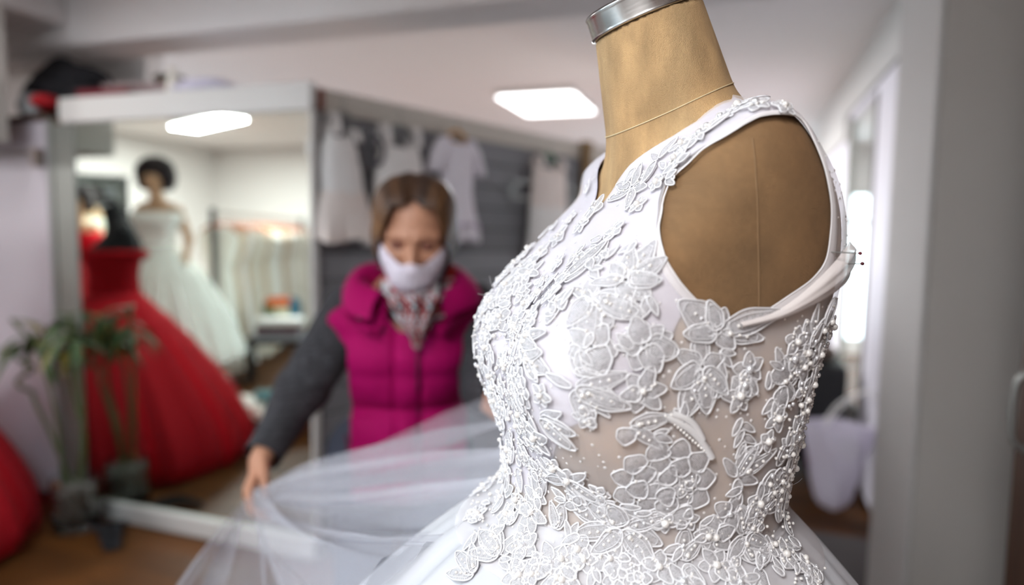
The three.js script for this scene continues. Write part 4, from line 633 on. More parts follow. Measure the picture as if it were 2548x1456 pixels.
{
  const put = (s, y, label, cat = 'dress') => { const p = onWall(s, y, 0.075), t = thing('hanging_dress', label, cat, [p.x, p.y, p.z], PT); return t; };
  // 1: sleeveless, leftmost
  let t = put(0.10, 1.37, 'pale sleeveless child dress with one raised strap, leftmost on the grey wall');
  part('bodice', garment([[0.475, -0.02, 0.055, 0.03], [0.40, -0.02, 0.085, 0.045], [0.30, -0.01, 0.10, 0.05], [0.20, 0.0, 0.105, 0.052]], { dip: 0.075, amp: 0.002, seed: 3 }), M.greyWhite, t);
  part('skirt', garment([[0.215, 0.0, 0.107, 0.052], [0.13, 0.0, 0.135, 0.058], [0.05, 0.005, 0.165, 0.062], [0.0, 0.01, 0.172, 0.064]], { dip: 0, amp: 0.012, folds: 7, seed: 4 }), M.blush, t);
  part('strap', strap(-0.055, 0.45, -0.045, 0.545, 0.045), M.greyWhite, t); part('strap', strap(0.06, 0.43, 0.05, 0.49, 0.035), M.greyWhite, t);
  hanger(t, 0.555, 0.07, M.steel);
  // 2
  t = put(0.42, 1.36, 'cream sleeveless child dress with a deep round neckline, second on the grey wall');
  part('bodice', garment([[0.48, 0.0, 0.105, 0.03], [0.41, 0.0, 0.12, 0.048], [0.30, 0.0, 0.145, 0.052], [0.21, 0.0, 0.15, 0.052]], { dip: 0.075, amp: 0.002, seed: 5 }), M.greyWhite, t);
  part('skirt', garment([[0.225, 0.0, 0.152, 0.052], [0.14, 0.0, 0.17, 0.056], [0.06, 0.0, 0.20, 0.06], [0.0, 0.0, 0.215, 0.062]], { dip: 0, amp: 0.013, folds: 8, seed: 6 }), M.greyWhite, t);
  part('strap', strap(-0.09, 0.455, -0.10, 0.55, 0.042), M.greyWhite, t); part('strap', strap(0.09, 0.455, 0.10, 0.555, 0.042), M.greyWhite, t);
  part('armhole_trim', new THREE.TorusGeometry(0.06, 0.012, 8, 30).scale(0.75, 1, 0.6).translate(-0.165, 0.415, 0.03), M.grayCloth, t, 'dark rim of the armhole');
  hanger(t, 0.55, 0.09, M.steel);
  // 3: short sleeves, yellow hanger
  t = put(0.80, 1.375, 'white short-sleeved child dress on a yellow hanger');
  part('bodice', garment([[0.525, 0.0, 0.085, 0.03], [0.46, 0.0, 0.115, 0.045], [0.34, 0.0, 0.105, 0.05], [0.24, 0.0, 0.10, 0.05]], { dip: 0.07, amp: 0.002, seed: 7 }), M.lilacWhite, t);
  part('skirt', garment([[0.25, 0.0, 0.102, 0.05], [0.16, 0.0, 0.12, 0.055], [0.09, 0.0, 0.145, 0.06], [0.075, 0.0, 0.15, 0.06], [0.0, 0.0, 0.16, 0.062]], { dip: 0, amp: 0.012, folds: 7, seed: 8 }), M.lilacWhite, t);
  part('ribbon', garment([[0.09, 0, 0.152, 0.066], [0.075, 0, 0.156, 0.068]], { dip: 0, amp: 0.012, folds: 7, seed: 8, nv: 4 }), std('#cdbcd0', 0.8), t, 'lilac ribbon above the hem');
  for (const s of [1, -1]) part('sleeve', garment([[0.52, s * 0.085, 0.025, 0.035], [0.46, s * 0.125, 0.035, 0.04], [0.38, s * 0.158, 0.032, 0.042], [0.345, s * 0.165, 0.03, 0.04]], { dip: 0, amp: 0.003, seed: 9 }), M.lilacWhite, t);
  hanger(t, 0.56, 0.085, std('#c98c18', 0.45), 'yellow hanger');
  // 4: narrow, green hanger, clear hanger wings below
  t = put(1.60, 1.27, 'beige child dress with whiter skirt hanging by a green hanger, nearest the dress form');
  part('bodice', garment([[0.57, 0.0, 0.145, 0.03], [0.50, 0.0, 0.155, 0.045], [0.40, 0.0, 0.16, 0.05], [0.30, 0.0, 0.172, 0.05]], { dip: 0.06, amp: 0.002, seed: 12 }), M.blush, t);
  part('skirt', garment([[0.31, 0.0, 0.175, 0.051], [0.2, 0.0, 0.18, 0.055], [0.08, 0.0, 0.185, 0.06], [0.0, 0.0, 0.19, 0.062]], { dip: 0, amp: 0.012, folds: 8, seed: 13 }), M.white, t);
  part('strap', strap(-0.11, 0.55, -0.11, 0.615, 0.05), M.blush, t); part('strap', strap(0.11, 0.55, 0.11, 0.61, 0.05), M.blush, t);
  hanger(t, 0.635, 0.075, std('#1f6a3a', 0.45), 'green hanger');
  const clear = phys({ color: '#eef2f0', roughness: 0.25, transmission: 0.7, thickness: 0 });
  part('clear_hanger', tube([[-0.33, 0.375, -0.02], [-0.30, 0.43, -0.02], [0, 0.46, -0.03], [0.30, 0.43, -0.02], [0.33, 0.375, -0.02], [0.28, 0.36, -0.02], [0, 0.36, -0.03], [-0.28, 0.36, -0.02]], 0.012, 80, 8, true), clear, t, 'clear plastic hanger behind the dress');
  const q = onWall(2.04, 0, 0.05), post = thing('wooden_post', 'yellowish wooden post standing against the grey wall', 'post', [q.x, 0, q.z], PT);
  part('post', rbox(-0.035, 0.035, 0, 2.0, -0.02, 0.02, 0.004), std('#86683c', 0.6), post); part('cap', rbox(-0.042, 0.042, 2.0, 2.03, -0.026, 0.026, 0.004), std('#8f7245', 0.6), post);
}
// ---------- vase of lucky bamboo by the mirror ----------
{
  const t = thing('bamboo_vase', 'glass vase of grey pebbles with curling lucky bamboo in front of the mirror', 'plant', [-2.90, 0, -2.235]);
  part('vase', lathe([[0, 0.0], [0.085, 0.0], [0.1, 0.012], [0.108, 0.09], [0.104, 0.2], [0.098, 0.245], [0.094, 0.245], [0.1, 0.2], [0.103, 0.09], [0.094, 0.02], [0, 0.016]], 48), M.glass, t, 'round glass vase');
  const r = rng(9), pebbles = []; for (let k = 0; k < 220; k++) { const a = r() * 7, q = 0.088 * sqrt(r()), y = 0.03 + 0.185 * r(), g = new THREE.IcosahedronGeometry(0.011 + 0.006 * r(), 1).scale(1, 0.7, 0.85).rotateY(r() * 6).rotateX(r() - 0.5); pebbles.push(g.translate(q * cos(a), y, q * sin(a))); }
  const pb = part('pebbles', merged(pebbles), M.pebble, t, 'grey pebbles filling the vase'); pb.userData.kind = 'stuff';
  part('candle_shell', new THREE.SphereGeometry(0.022, 16, 12).scale(1, 0.7, 0.8).translate(-0.035, 0.225, 0.07), std('#a06a44', 0.5), t, 'orange-brown shell on the pebbles');
  const leafGeo = (p, dir, L, w, droop) => { const d = V(...dir).normalize(), s = d.clone().cross(V(0, 1, 0)).normalize(), n = s.clone().cross(d).normalize(); return surface(4, 10, (u, v) => { const h = w * pow(sin(PI * pow(min(0.995, v + 0.004), 0.75)), 0.9) * (u - 0.5), q = V(...p).addScaledVector(d, L * v).addScaledVector(s, h * 2).addScaledVector(n, 0.25 * w * (1 - 4 * (u - 0.5) ** 2)); q.y -= droop * L * v * v; return [q.x, q.y, max(q.z, -0.118 + 0.01 * (u - 0.5))]; }); };
  const stem = (pts, rad, leaves, spread, mat = M.stalk) => {
    const c = new THREE.CatmullRomCurve3(pts.map((p) => V(...p))), s = part('stalk', new THREE.TubeGeometry(c, 70, rad, 8), mat, t);
    for (let k = 0; k < 6; k++) { const p = c.getPoint(0.15 + k * 0.13); part('node', new THREE.TorusGeometry(rad * 1.02, rad * 0.16, 6, 14).rotateX(PI / 2).translate(p.x, p.y, p.z), M.stalk, s); }
    for (let k = 0; k < leaves; k++) { const q = c.getPoint(1 - 0.30 * r() * (spread > 0 ? 1 : 0.4)), a = r() * 2 * PI, up = 0.1 + 0.7 * r(); part('leaf', leafGeo([q.x, q.y, q.z], [cos(a), up, sin(a)], 0.13 + 0.12 * r(), 0.017 + 0.009 * r(), 0.7 + 0.6 * r()), r() < 0.2 ? M.leafYellow : M.leaf, t); }
  };
  const coil = [[-0.02, 0.2, 0], [-0.12, 0.45, 0.02], [-0.20, 0.60, 0.03]]; for (let k = 0; k <= 14; k++) { const a = k * 0.9; coil.push([-0.25 + 0.035 * cos(a), 0.64 + k * 0.018, 0.03 + 0.035 * sin(a)]); } coil.push([-0.30, 0.98, 0.05]);
  stem(coil, 0.009, 12, 1);
  stem([[0.03, 0.2, 0.01], [0.055, 0.4, 0.0], [0.06, 0.65, 0.0], [0.04, 0.86, 0.01], [0.03, 1.02, 0.02]], 0.009, 15, 1);
  stem([[0.0, 0.2, -0.03], [0.01, 0.42, -0.05], [-0.05, 0.62, -0.05], [-0.06, 0.82, -0.04], [-0.02, 0.98, -0.03]], 0.008, 13, 1);
  stem([[-0.04, 0.2, 0.03], [-0.03, 0.5, 0.05], [-0.08, 0.75, 0.06], [-0.14, 0.94, 0.07]], 0.007, 11, 1);
}
// ---------- gowns on forms, seen mostly in the mirror ----------
function ballSkirt(rows, folds, amp, seed, nu = 180, nv = 60) {   // rows [height, radius]
  const r = rng(seed), p = [r() * 7, r() * 7, r() * 7], n = rows.length - 1;
  return surface(nu, nv, (u, v) => { const k = min(n - 1, floor(v * n)), t = v * n - k, a = u * 2 * PI, q0 = rows[max(0, k - 1)][1], q1 = rows[k][1], q2 = rows[k + 1][1], q3 = rows[min(n, k + 2)][1], R = 0.5 * (2 * q1 + (q2 - q0) * t + (2 * q0 - 5 * q1 + 4 * q2 - q3) * t * t + (3 * q1 - q0 - 3 * q2 + q3) * t * t * t) * (1 + amp * smooth(0.02, 0.5, v) * (sin(a * folds + p[0] + 1.5 * sin(a * 2 + p[1])) + 0.4 * sin(a * folds * 2.7 + p[2]))); return [R * cos(a), lerp(rows[k][0], rows[k + 1][0], t) + 0.012 * sin(a * folds + p[0]) * smooth(0.85, 1, v), R * sin(a)]; }, true);
}
const coverFrom = (lo, hi, off, edge) => clip(net(torsoF, [-0.17, -0.1, -0.19], [0.19, 0.4, 0.19], 0.008, off), (x, y, z) => min(y - lo, hi + (edge ? edge(x, y, z) : 0) - y));
{
  const t = thing('red_ball_gown', 'strapless red tulle ball gown on a black dress form facing the mirror', 'dress', [-3.62, 0, -1.65], 2.2);
  const big = (g) => g.scale(1.12, 1.2, 1.12).translate(0, 1.035, 0), train = (g) => { g.rotateY(2.2); const p = g.attributes.position; for (let i = 0; i < p.count; i++) p.setX(i, p.getX(i) + 0.14 * smooth(0.75, 0.0, p.getY(i))); g.computeVertexNormals(); return g.rotateY(-2.2); };
  part('form', big(torso.clone()), M.black, t, 'black dress form'); part('form_knob', lathe([[0, 0], [0.03, 0], [0.034, 0.01], [0.02, 0.035], [0, 0.04]], 24).translate(0.012, 1.565, 0), M.black, t);
  part('bodice', big(coverFrom(-0.08, 0.19, 0.007, (x, y, z) => 0.015 * cos(z * 40) * (x > 0 ? 1 : 0.3))), M.redDeep, t, 'dark red lace bodice');
  part('bodice_frill', garment([[1.285, 0.0, 0.172, 0.165], [1.265, 0, 0.192, 0.18], [1.235, 0, 0.182, 0.17]], { dip: 0, amp: 0.008, folds: 14, seed: 2, nv: 10 }), M.redDeep, t);
  part('skirt', train(ballSkirt([[1.03, 0.135], [0.96, 0.19], [0.85, 0.29], [0.7, 0.415], [0.5, 0.54], [0.3, 0.625], [0.1, 0.66], [0.02, 0.63]], 13, 0.03, 3)), M.red, t, 'full red tulle skirt');
  part('tulle_overlay', train(ballSkirt([[1.035, 0.14], [0.96, 0.20], [0.85, 0.305], [0.7, 0.43], [0.5, 0.557], [0.3, 0.642], [0.1, 0.68], [0.015, 0.66]], 21, 0.022, 8)), std('#c81a2a', 0.9, { transparent: true, opacity: 0.4 }), t);
  part('stand', lathe([[0, 0], [0.16, 0], [0.16, 0.015], [0.02, 0.03], [0.016, 0.92], [0, 0.92]], 32), M.darkMetal, t);
}
function mannequin(t, y0, dressMat, bodiceMat, skirtRows, seed, overlayOpacity) {   // full figure with head, arms and wig; front +x
  const F = (x, y, z) => { const p = [x, y, z], m = [x, y, abs(z)]; let s = torsoF(x, y, z); s = smin(s, capsule(m, [-0.03, 0.285, 0.145], [-0.05, 0.06, 0.215], 0.042, 0.034), 0.03); s = smin(s, capsule(m, [-0.05, 0.06, 0.215], [0.05, -0.12, 0.225], 0.033, 0.024), 0.02); s = smin(s, ellipsoid(m, [0.075, -0.17, 0.22], [0.022, 0.05, 0.016]), 0.02); s = smin(s, capsule(p, [0.02, 0.36, 0], [0.04, 0.46, 0], 0.05, 0.048), 0.02); s = smin(s, ellipsoid(p, [0.05, 0.545, 0], [0.088, 0.10, 0.072]), 0.03); s = smin(s, ellipsoid(p, [0.075, 0.49, 0], [0.055, 0.062, 0.05]), 0.03); s = smin(s, capsule(p, [0.135, 0.545, 0], [0.148, 0.51, 0], 0.007, 0.011), 0.012); s = smax(s, -ellipsoid(m, [0.138, 0.548, 0.03], [0.012, 0.010, 0.016]), 0.01); return smin(s, ellipsoid(p, [0.125, 0.475, 0], [0.012, 0.008, 0.02]), 0.008); };
  part('figure', net(F, [-0.17, -0.24, -0.26], [0.19, 0.67, 0.26], 0.010).translate(0, y0, 0), M.plasticSkin, t, 'skin-coloured figure with a face');
  const wig = net((x, y, z) => { const n = 0.014 * noise3(x * 55, y * 55, z * 55) + 0.008 * noise3(x * 110, y * 110, z * 110); return smin(smin(ellipsoid([x, y, z], [0.02, 0.60, 0], [0.118, 0.09, 0.122]), ellipsoid([x, y, abs(z)], [0.01, 0.54, 0.095], [0.075, 0.095, 0.035]), 0.03), ellipsoid([x, y, z], [-0.04, 0.54, 0], [0.08, 0.10, 0.11]), 0.03) - n; }, [-0.16, 0.40, -0.17], [0.18, 0.74, 0.17], 0.010);
  part('wig', wig.translate(0, y0, 0), M.hairDark, t, 'short dark curly wig');
  part('bodice', coverFrom(-0.08, 0.205, 0.008, (x, y, z) => 0.05 * smooth(0.05, 0.14, abs(z))).translate(0, y0, 0), bodiceMat, t);
  part('shoulder_drape', garment([[y0 + 0.27, -0.01, 0.135, 0.175], [y0 + 0.235, 0, 0.155, 0.195], [y0 + 0.19, 0.01, 0.16, 0.19], [y0 + 0.165, 0.01, 0.15, 0.175]], { dip: 0.0, amp: 0.008, folds: 6, seed }), bodiceMat, t, 'off-the-shoulder drape');
  part('skirt', ballSkirt(skirtRows, 17, 0.03, seed), dressMat, t);
  part('tulle_overlay', ballSkirt(skirtRows.map(([y, r]) => [y + 0.003, r * 1.03 + 0.004]), 27, 0.025, seed + 3), std(dressMat.color, 0.9, { transparent: true, opacity: overlayOpacity }), t);
  part('stand', lathe([[0, 0], [0.17, 0], [0.17, 0.015], [0.03, 0.03], [0.02, y0 - 0.05], [0, y0 - 0.05]], 32), M.darkMetal, t);
}
{
  const pod = thing('podium', 'round low white podium under the white ball gown', 'podium', [-4.36, 0, -0.62]); part('drum', lathe([[0, 0], [0.5, 0], [0.5, 0.2], [0.49, 0.215], [0, 0.215]], 64), M.whitePaint, pod); part('skirting', lathe([[0.5, 0], [0.506, 0], [0.506, 0.03], [0.5, 0.03]], 64), M.trim, pod);
  let t = thing('white_ball_gown', 'mannequin with dark curly wig in an off-the-shoulder ivory ball gown', 'mannequin', [-4.36, 0.216, -0.62], 1.15);
  mannequin(t, 1.07, M.ivory, M.ivory, [[1.09, 0.12], [1.02, 0.17], [0.85, 0.31], [0.6, 0.46], [0.35, 0.56], [0.18, 0.61]], 21, 0.4);
  t = thing('red_evening_gown', 'dark-haired mannequin in a red gown by the black-framed wall mirror', 'mannequin', [-5.62, 0, -0.30], 0.9);
  mannequin(t, 1.12, std('#b8202c', 0.85), M.red, [[1.13, 0.12], [1.06, 0.16], [0.85, 0.22], [0.5, 0.32], [0.2, 0.42], [0.03, 0.45]], 33, 0.4);
  const m = thing('black_framed_mirror', 'tall mirror in a black frame on the left wall, seen in the big mirror', 'mirror', [-6.2, 0.5, 0.25], 2.15);
  part('mirror_glass', box(-0.34, 0.34, 0.04, 1.42, 0.012, 0.016), M.mirror, m, 'mirror glass'); part('back', rbox(-0.36, 0.36, 0.02, 1.44, -0.02, 0.012), M.black, m);
  for (const [a, b, c, d] of [[-0.38, -0.335, 0, 1.46], [0.335, 0.38, 0, 1.46], [-0.38, 0.38, 0, 0.045], [-0.38, 0.38, 1.415, 1.46]]) part('frame_bar', rbox(a, b, c, d, -0.022, 0.03), M.black, m);
  part('foot', rbox(-0.3, 0.3, -0.5, 0.0, -0.02, 0.01), M.black, m);
}
// ---------- rail of bridal gowns, bench and box, all seen in the mirror ----------
{
  const A = [-4.50, 0.12], B = [-5.62, 2.95], L = hypot(B[0] - A[0], B[1] - A[1]), turn = atan2(-(B[1] - A[1]), B[0] - A[0]);
  const t = thing('clothes_rail', 'black clothes rail full of bridal gowns, seen in the big mirror', 'clothes rail', [A[0], 0, A[1]], turn);
  part('rail', tube([[0, 1.58, 0], [L, 1.58, 0]], 0.013, 4, 10), M.steel, t); for (const x of [0, L]) { part('post', rbox(x - 0.022, x + 0.022, 0.03, 1.62, -0.022, 0.022, 0.005), M.darkMetal, t); part('foot', rbox(x - 0.025, x + 0.025, 0, 0.035, -0.25, 0.25, 0.008), M.darkMetal, t); }
  const mats = [M.ivory, M.cream, M.white, M.champagne], r = rng(4);
  const kinds = ['ivory bridal gown on an orange-brown hanger on the clothes rail', 'cream bridal gown on a wooden hanger on the clothes rail', 'white bridal gown on a wooden hanger on the clothes rail', 'champagne bridal gown on a wooden hanger on the clothes rail'], groups = ['ivory gowns on the clothes rail', 'cream gowns on the clothes rail', 'white gowns on the clothes rail', 'champagne gowns on the clothes rail'];
  const orange = std('#a8603a', 0.5);
  const protos = mats.map((m, i) => { const g = thing('bridal_gown', kinds[i], 'dress', [0, 0, 0], 0, groups[i]); part('bodice', garment([[1.44, 0, 0.05, 0.17], [1.34, 0, 0.06, 0.20], [1.2, 0, 0.06, 0.17], [1.08, 0, 0.05, 0.12]], { dip: 0.05, amp: 0.003, seed: 40 + i }), m, g); part('skirt', garment([[1.09, 0, 0.05, 0.122], [0.85, 0, 0.06, 0.15], [0.45, 0, 0.07, 0.18], [0.12, 0, 0.075, 0.21]], { dip: 0, amp: 0.022, folds: 8, seed: 50 + i }), m, g); part('hanger', merged([tube([[0, 1.40, -0.19], [0, 1.47, -0.09], [0, 1.49, 0], [0, 1.47, 0.09], [0, 1.40, 0.19]], 0.010, 24, 8), tube([[0, 1.49, 0], [0, 1.57, 0], [0, 1.60, 0.012], [0, 1.585, 0.028]], 0.003, 16, 6)]), orange, g, 'orange-brown hanger'); return g; });
  let n = 0; for (let k = 0; k < 19; k++) { const i = [0, 3, 2, 0, 3, 1, 2, 3, 0, 1, 2, 0, 3, 2, 1, 0, 2, 1, 0][k], s = 0.14 + k * (L - 0.3) / 18; let g = protos[i]; if (g.userData.placed) { g = protos[i].clone(); g.name = numbered('bridal_gown'); scene.add(g); } g.userData.placed = true; g.position.set(lerp(A[0], B[0], s / L), 0.0, lerp(A[1], B[1], s / L)); g.rotation.y = turn + (r() - 0.5) * 0.5; }
  scene.traverse((o) => { delete o.userData.placed; });
  const b = thing('bench', 'low black bench with folded linen, reflected in the big mirror', 'bench', [-4.05, 0, 0.42], -0.55);
  part('seat', rbox(-0.27, 0.27, 0.38, 0.42, -0.17, 0.17, 0.006), M.black, b); for (const x of [-0.24, 0.24]) for (const z of [-0.14, 0.14]) part('leg', rbox(x - 0.02, x + 0.02, 0, 0.38, z - 0.02, z + 0.02, 0.004), M.black, b);
  const stack = [['#8f8d92', 0.07, 'grey folded blanket at the bottom of the stack on the bench'], ['#4b1d2a', 0.07, 'wine-red folded blanket in the stack on the bench'], ['#e9e6e2', 0.055, 'white folded sheet on top of the stack on the bench']];
  let y = 0.42; for (const [c, h, label] of stack) { const f = thing('folded_blanket', label, 'blanket', [-4.03, y, 0.42], -0.5); for (let q = 0; q < 3; q++) part('fold', rbox(-0.2 + 0.006 * q, 0.21 - 0.004 * q, h / 3 * q, h / 3 * (q + 1), -0.14, 0.14, h / 6.2), std(c, 0.9), f); y += h; }
  const bag = thing('patchwork_cushion', 'orange, blue and green patchwork cushion behind the folded blankets', 'cushion', [-4.12, 0.62, 0.58], -0.45);
  const patch = texture(64, 64, (u, v) => { const a = u + v < 0.9 ? [0.30, 0.36, 0.18] : u > 0.72 ? (v < 0.3 ? [0.55, 0.08, 0.12] : [0.10, 0.36, 0.45]) : v > 0.7 ? [0.75, 0.34, 0.12] : [0.78, 0.77, 0.66]; return a; });
  part('cover', surface(28, 28, (u, v) => { const a = u * 2 * PI, b2 = (v - 0.5) * PI, c = cos(b2); return [0.17 * Math.sign(cos(a)) * pow(abs(cos(a)), 0.45) * pow(c, 0.35), 0.15 * Math.sign(sin(a)) * pow(abs(sin(a)), 0.45) * pow(c, 0.35) + 0.02, 0.055 * sin(b2)]; }, true).clone(), std('#ffffff', 0.9, { map: patch }), bag).geometry = uvFrom(bag.children[0].geometry, (x, y) => [x / 0.34 + 0.5, y / 0.32 + 0.45]); part('piping', tube(Array.from({ length: 40 }, (_, k) => { const a = k / 40 * 2 * PI; return [0.171 * Math.sign(cos(a)) * pow(abs(cos(a)), 0.45), 0.151 * Math.sign(sin(a)) * pow(abs(sin(a)), 0.45) + 0.02, 0]; }), 0.004, 120, 6, true), M.black, bag);
  const c = thing('wooden_box', 'low reddish-brown wooden box on the floor, reflected in the big mirror', 'box', [-3.13, 0, -0.86], 0.35);
  for (const [x0, x1, z0, z1] of [[-0.3, 0.3, 0.17, 0.19], [-0.3, 0.3, -0.19, -0.17], [-0.3, -0.28, -0.17, 0.17], [0.28, 0.3, -0.17, 0.17]]) part('side', rbox(x0, x1, 0, 0.17, z0, z1, 0.003), std('#7d4a38', 0.55), c); part('bottom', rbox(-0.28, 0.28, 0.005, 0.02, -0.17, 0.17), std('#7d4a38', 0.6), c);
  const cl = solo('white_cloth', surface(40, 30, (u, v) => [(u - 0.5) * 0.6, 0.185 + 0.035 * noise3(u * 5, v * 5, 2) + 0.012 * sin(u * 22 + v * 6) - 0.05 * smooth(0.42, 0.5, abs(v - 0.5)), (v - 0.5) * 0.4]), M.ivory, 'rumpled white cloth lying over the wooden box', 'cloth'); cl.position.set(-3.13, 0.0, -0.86); cl.rotation.y = 0.35;
  const te = solo('teal_cloth', surface(24, 20, (u, v) => { const a = u * 2 * PI, q = (v - 0.001) * PI; return [0.10 * cos(a) * sin(q) * (1 + 0.15 * sin(a * 3)), 0.04 * cos(q) + 0.01 * sin(a * 5) * sin(q), 0.075 * sin(a) * sin(q)]; }, true), std('#5d8f96', 0.9), 'bunched teal cloth on the white cloth on the box', 'cloth'); te.position.set(-3.11, 0.255, -0.92);
}
// ---------- clutter on top of the cabinets ----------
{
  const lump = (rx, ry, rz, seed, bump = 0.2) => surface(28, 18, (u, v) => { const a = u * 2 * PI, q = v * PI, k = 1 + bump * (noise3(cos(a) * sin(q) * 2 + seed, cos(q) * 2, sin(a) * sin(q) * 2) - 0.5) * 2; return [rx * cos(a) * sin(q) * k, ry * (1 + cos(q) * k) * 1, rz * sin(a) * sin(q) * k]; }, true);
  const put = (name, geo, mat, label, cat, x, y, z, turn = 0) => { const o = solo(name, geo, mat, label, cat); o.position.set(x, y, z); o.rotation.y = turn; return o; };
  put('black_bag', lump(0.17, 0.085, 0.13, 1, 0.5), M.darkCloth, 'bulging black bag lying on top of the tall white cabinet', 'bag', -3.40, 1.955, -2.63).scale.set(1.45, 1.75, 1.15);
  put('black_bag', lump(0.12, 0.05, 0.10, 2), M.darkCloth, 'small dark bag at the corner where cabinet and mirror meet', 'bag', -3.09, 2.016, -2.56);
  put('red_cloth', lump(0.06, 0.035, 0.06, 3), M.tomato, 'bundle of bright red cloth behind the grey jar on the cabinet', 'cloth', -3.24, 1.99, -2.42);
  const jar = thing('grey_jar', 'pale grey jar with lid on the tall white cabinet', 'jar', [-3.31, 1.956, -2.40]); part('jar', lathe([[0, 0], [0.045, 0], [0.05, 0.01], [0.05, 0.075], [0.04, 0.088], [0, 0.088]], 28), std('#a9aeb0', 0.35), jar); part('lid', lathe([[0, 0.088], [0.043, 0.088], [0.043, 0.105], [0, 0.108]], 28), std('#8d9193', 0.4), jar);
  const rf = thing('red_folded_cloth', 'flat folded dark red cloth on top of the mirror closet', 'cloth', [-2.88, 2.016, -2.52], 0.1); for (let q = 0; q < 3; q++) part('fold', rbox(-0.16, 0.15 - q * 0.01, q * 0.018, q * 0.018 + 0.017, -0.09, 0.09, 0.007), std('#7a2430', 0.9), rf);
  const bx = thing('pink_grey_box', 'pinkish grey cardboard box on top of the closet', 'box', [-2.86, 2.016, -2.74], 0.15); part('box', rbox(-0.24, 0.22, 0, 0.11, -0.1, 0.1, 0.004), std('#a58f8e', 0.8), bx); part('lid', rbox(-0.245, 0.225, 0.1, 0.125, -0.105, 0.105, 0.004), std('#ad9896', 0.8), bx);
  put('olive_hat', lump(0.09, 0.025, 0.08, 6, 0.1), std('#5a5242', 0.9), 'flat olive felt hat on the pinkish box', 'hat', -2.76, 2.142, -2.72);
  const gl = thing('cream_vase', 'small cream vase standing on the mirror closet', 'vase', [-2.52, 2.016, -2.50]); part('vase', lathe([[0, 0], [0.022, 0], [0.032, 0.04], [0.03, 0.08], [0.018, 0.11], [0.024, 0.135], [0.02, 0.135], [0.012, 0.11], [0, 0.1]], 28), std('#e6dfd2', 0.3), gl); part('rim', new THREE.TorusGeometry(0.022, 0.003, 8, 24).rotateX(PI / 2).translate(0, 0.135, 0), std('#d8cdb8', 0.3), gl);
  put('lilac_cloth', lump(0.19, 0.05, 0.12, 8, 0.25), std('#d6cfe0', 0.9), 'heap of lilac-white cloth sloping to the right on the closet', 'cloth', -2.40, 2.012, -2.58);
}
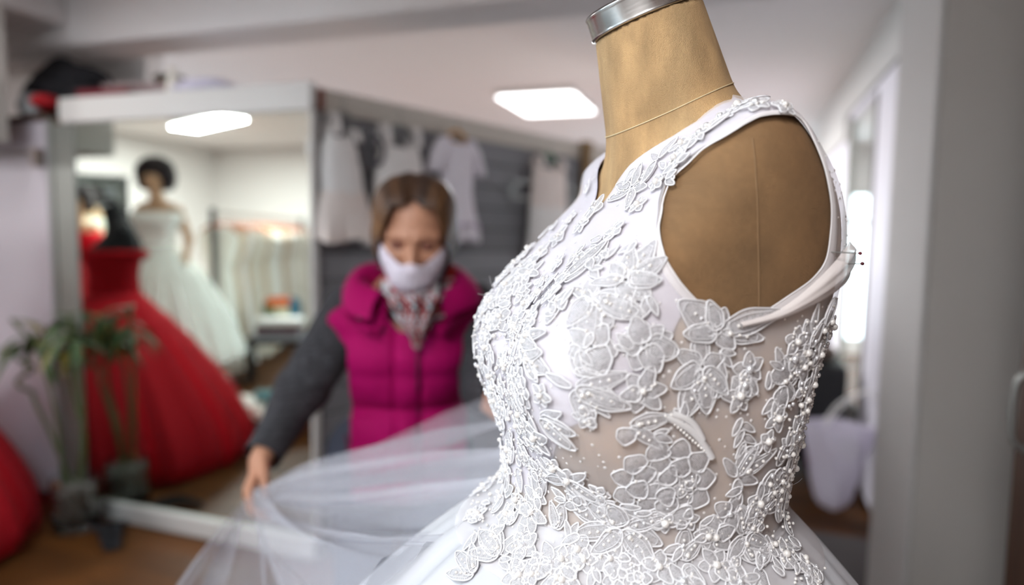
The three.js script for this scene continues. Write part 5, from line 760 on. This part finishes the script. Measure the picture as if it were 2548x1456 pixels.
// ---------- right side: dark armchair, bag, carpet ----------
{
  const t = thing('black_armchair', 'low black armchair standing on the wooden floor beyond the dress form', 'armchair', [0.30, 0, -4.42]);
  const dk = std('#141417', 0.65);
  part('seat', rbox(-0.28, 0.10, 0.12, 0.42, -0.3, 0.30, 0.03), dk, t); part('backrest', rbox(-0.40, 0.30, 0.12, 0.86, -0.40, -0.26, 0.04), dk, t);
  for (const [a, b] of [[-0.42, -0.29], [0.11, 0.32]]) part('armrest', rbox(a, b, 0.06, 0.70, -0.36, 0.31, 0.03), dk, t); for (const x of [-0.36, 0.26]) for (const z of [-0.3, 0.25]) part('foot', rbox(x - 0.025, x + 0.025, 0, 0.13, z - 0.025, z + 0.025, 0.004), M.black, t);
  const c = thing('cushion', 'brownish cushion lying on the black armchair', 'cushion', [0.42, 0.705, -4.3]); part('cover', surface(28, 20, (u, v) => { const a = u * 2 * PI, q = (v - 0.5) * PI, k = cos(q); return [0.15 * Math.sign(cos(a)) * pow(abs(cos(a)), 0.5) * pow(k, 0.4), 0.05 * sin(q) + 0.05, 0.15 * Math.sign(sin(a)) * pow(abs(sin(a)), 0.5) * pow(k, 0.4)]; }, true), std('#5a4a42', 0.9), c); part('piping', tube(Array.from({ length: 40 }, (_, k) => { const a = k / 40 * 2 * PI; return [0.151 * Math.sign(cos(a)) * pow(abs(cos(a)), 0.5), 0.05, 0.151 * Math.sign(sin(a)) * pow(abs(sin(a)), 0.5)]; }), 0.004, 100, 6, true), M.black, c);
  const b = thing('white_bag', 'white plastic bag with faint pink and green print hanging from the wardrobe', 'bag', [0.52, 0.03, -3.72]);
  const print = texture(128, 128, (u, v) => { const d = hypot((u - 0.62) * 1.3, v - 0.45), e = hypot(u - 0.86, (v - 0.35) * 0.7); return d < 0.2 ? [0.66, 0.52, 0.62] : e < 0.09 ? [0.45, 0.47, 0.30] : [0.90, 0.88, 0.93]; });
  part('bag', surface(56, 34, (u, v) => { const a = u * 2 * PI, k = lerp(0.165, 0.075, pow(v, 1.3)) * (v > 0.9 ? 1 - 4.5 * (v - 0.9) ** 1.2 : 1), f = 1 + 0.06 * sin(a * 7 + v * 5) * (1 - v * 0.5); return [k * f * cos(a), 0.44 * (1 - v) + 0.006 * sin(a * 3), 0.65 * k * f * sin(a)]; }, true), phys({ color: '#ffffff', map: print, roughness: 0.5, transmission: 0.25, thickness: 0 }), b);
  for (const z of [-0.04, 0.04]) part('handle', tube([[-0.06, 0.43, z], [0.02, 0.55, z], [0.14, 0.62, 0], [0.165, 0.58, 0]], 0.006, 30, 6), M.white, b);
  const k = solo('carpet', rbox(-0.7, 0.64, 0, 0.012, -3.42, -2.7, 0.005), std('#565150', 0.98), 'dark grey carpet on the floor at the foot of the white wardrobe', 'carpet');
  const h = thing('black_cloth', 'black pointed cloth lying on the floor below the mirror', 'cloth', [-2.70, 0, -2.24], 0.9); part('cloth', surface(24, 14, (u, v) => [(u - 0.5) * 0.15 * (1 - 0.6 * v), 0.012 + 0.05 * sin(PI * v) * (0.6 + 0.4 * sin(u * 9)), (v - 0.3) * 0.3]), M.darkCloth, h); part('hem', tube([[-0.075, 0.012, -0.09], [0, 0.016, -0.09], [0.075, 0.012, -0.09]], 0.006), M.black, h);
}
// pins in the fold at the back of the gown
{
  const mm = new THREE.Matrix4().makeRotationY(FORM_TURN).setPosition(...FORM), red = std('#5a0f1c', 0.3);
  const mk = (az, y, out, dir, label) => { const a = az * D2R, q = V(...settle(gownF, [0.15 * cos(a), y, -0.15 * sin(a)], out, 6)); q.y += WY; q.applyMatrix4(mm); const t = thing('dressmaker_pin', label, 'pin', q.toArray()); t.quaternion.setFromUnitVectors(V(0, 1, 0), V(...dir).normalize()); part('shaft', new THREE.CylinderGeometry(0.0005, 0.0004, 0.02, 8).translate(0, 0.0, 0), M.steel, t); part('pin_head', new THREE.SphereGeometry(0.0015, 12, 10).translate(0, 0.0105, 0), red, t, 'dark red pin head'); };
  mk(117, 0.2475, 0.010, [0.99, -0.03, -0.11], 'upper of two red-headed pins in the fold at the back of the gown'); mk(121, 0.2395, 0.008, [0.99, 0.02, -0.11], 'lower of two red-headed pins in the fold at the back of the gown');
}

renderer.render(scene, camera);
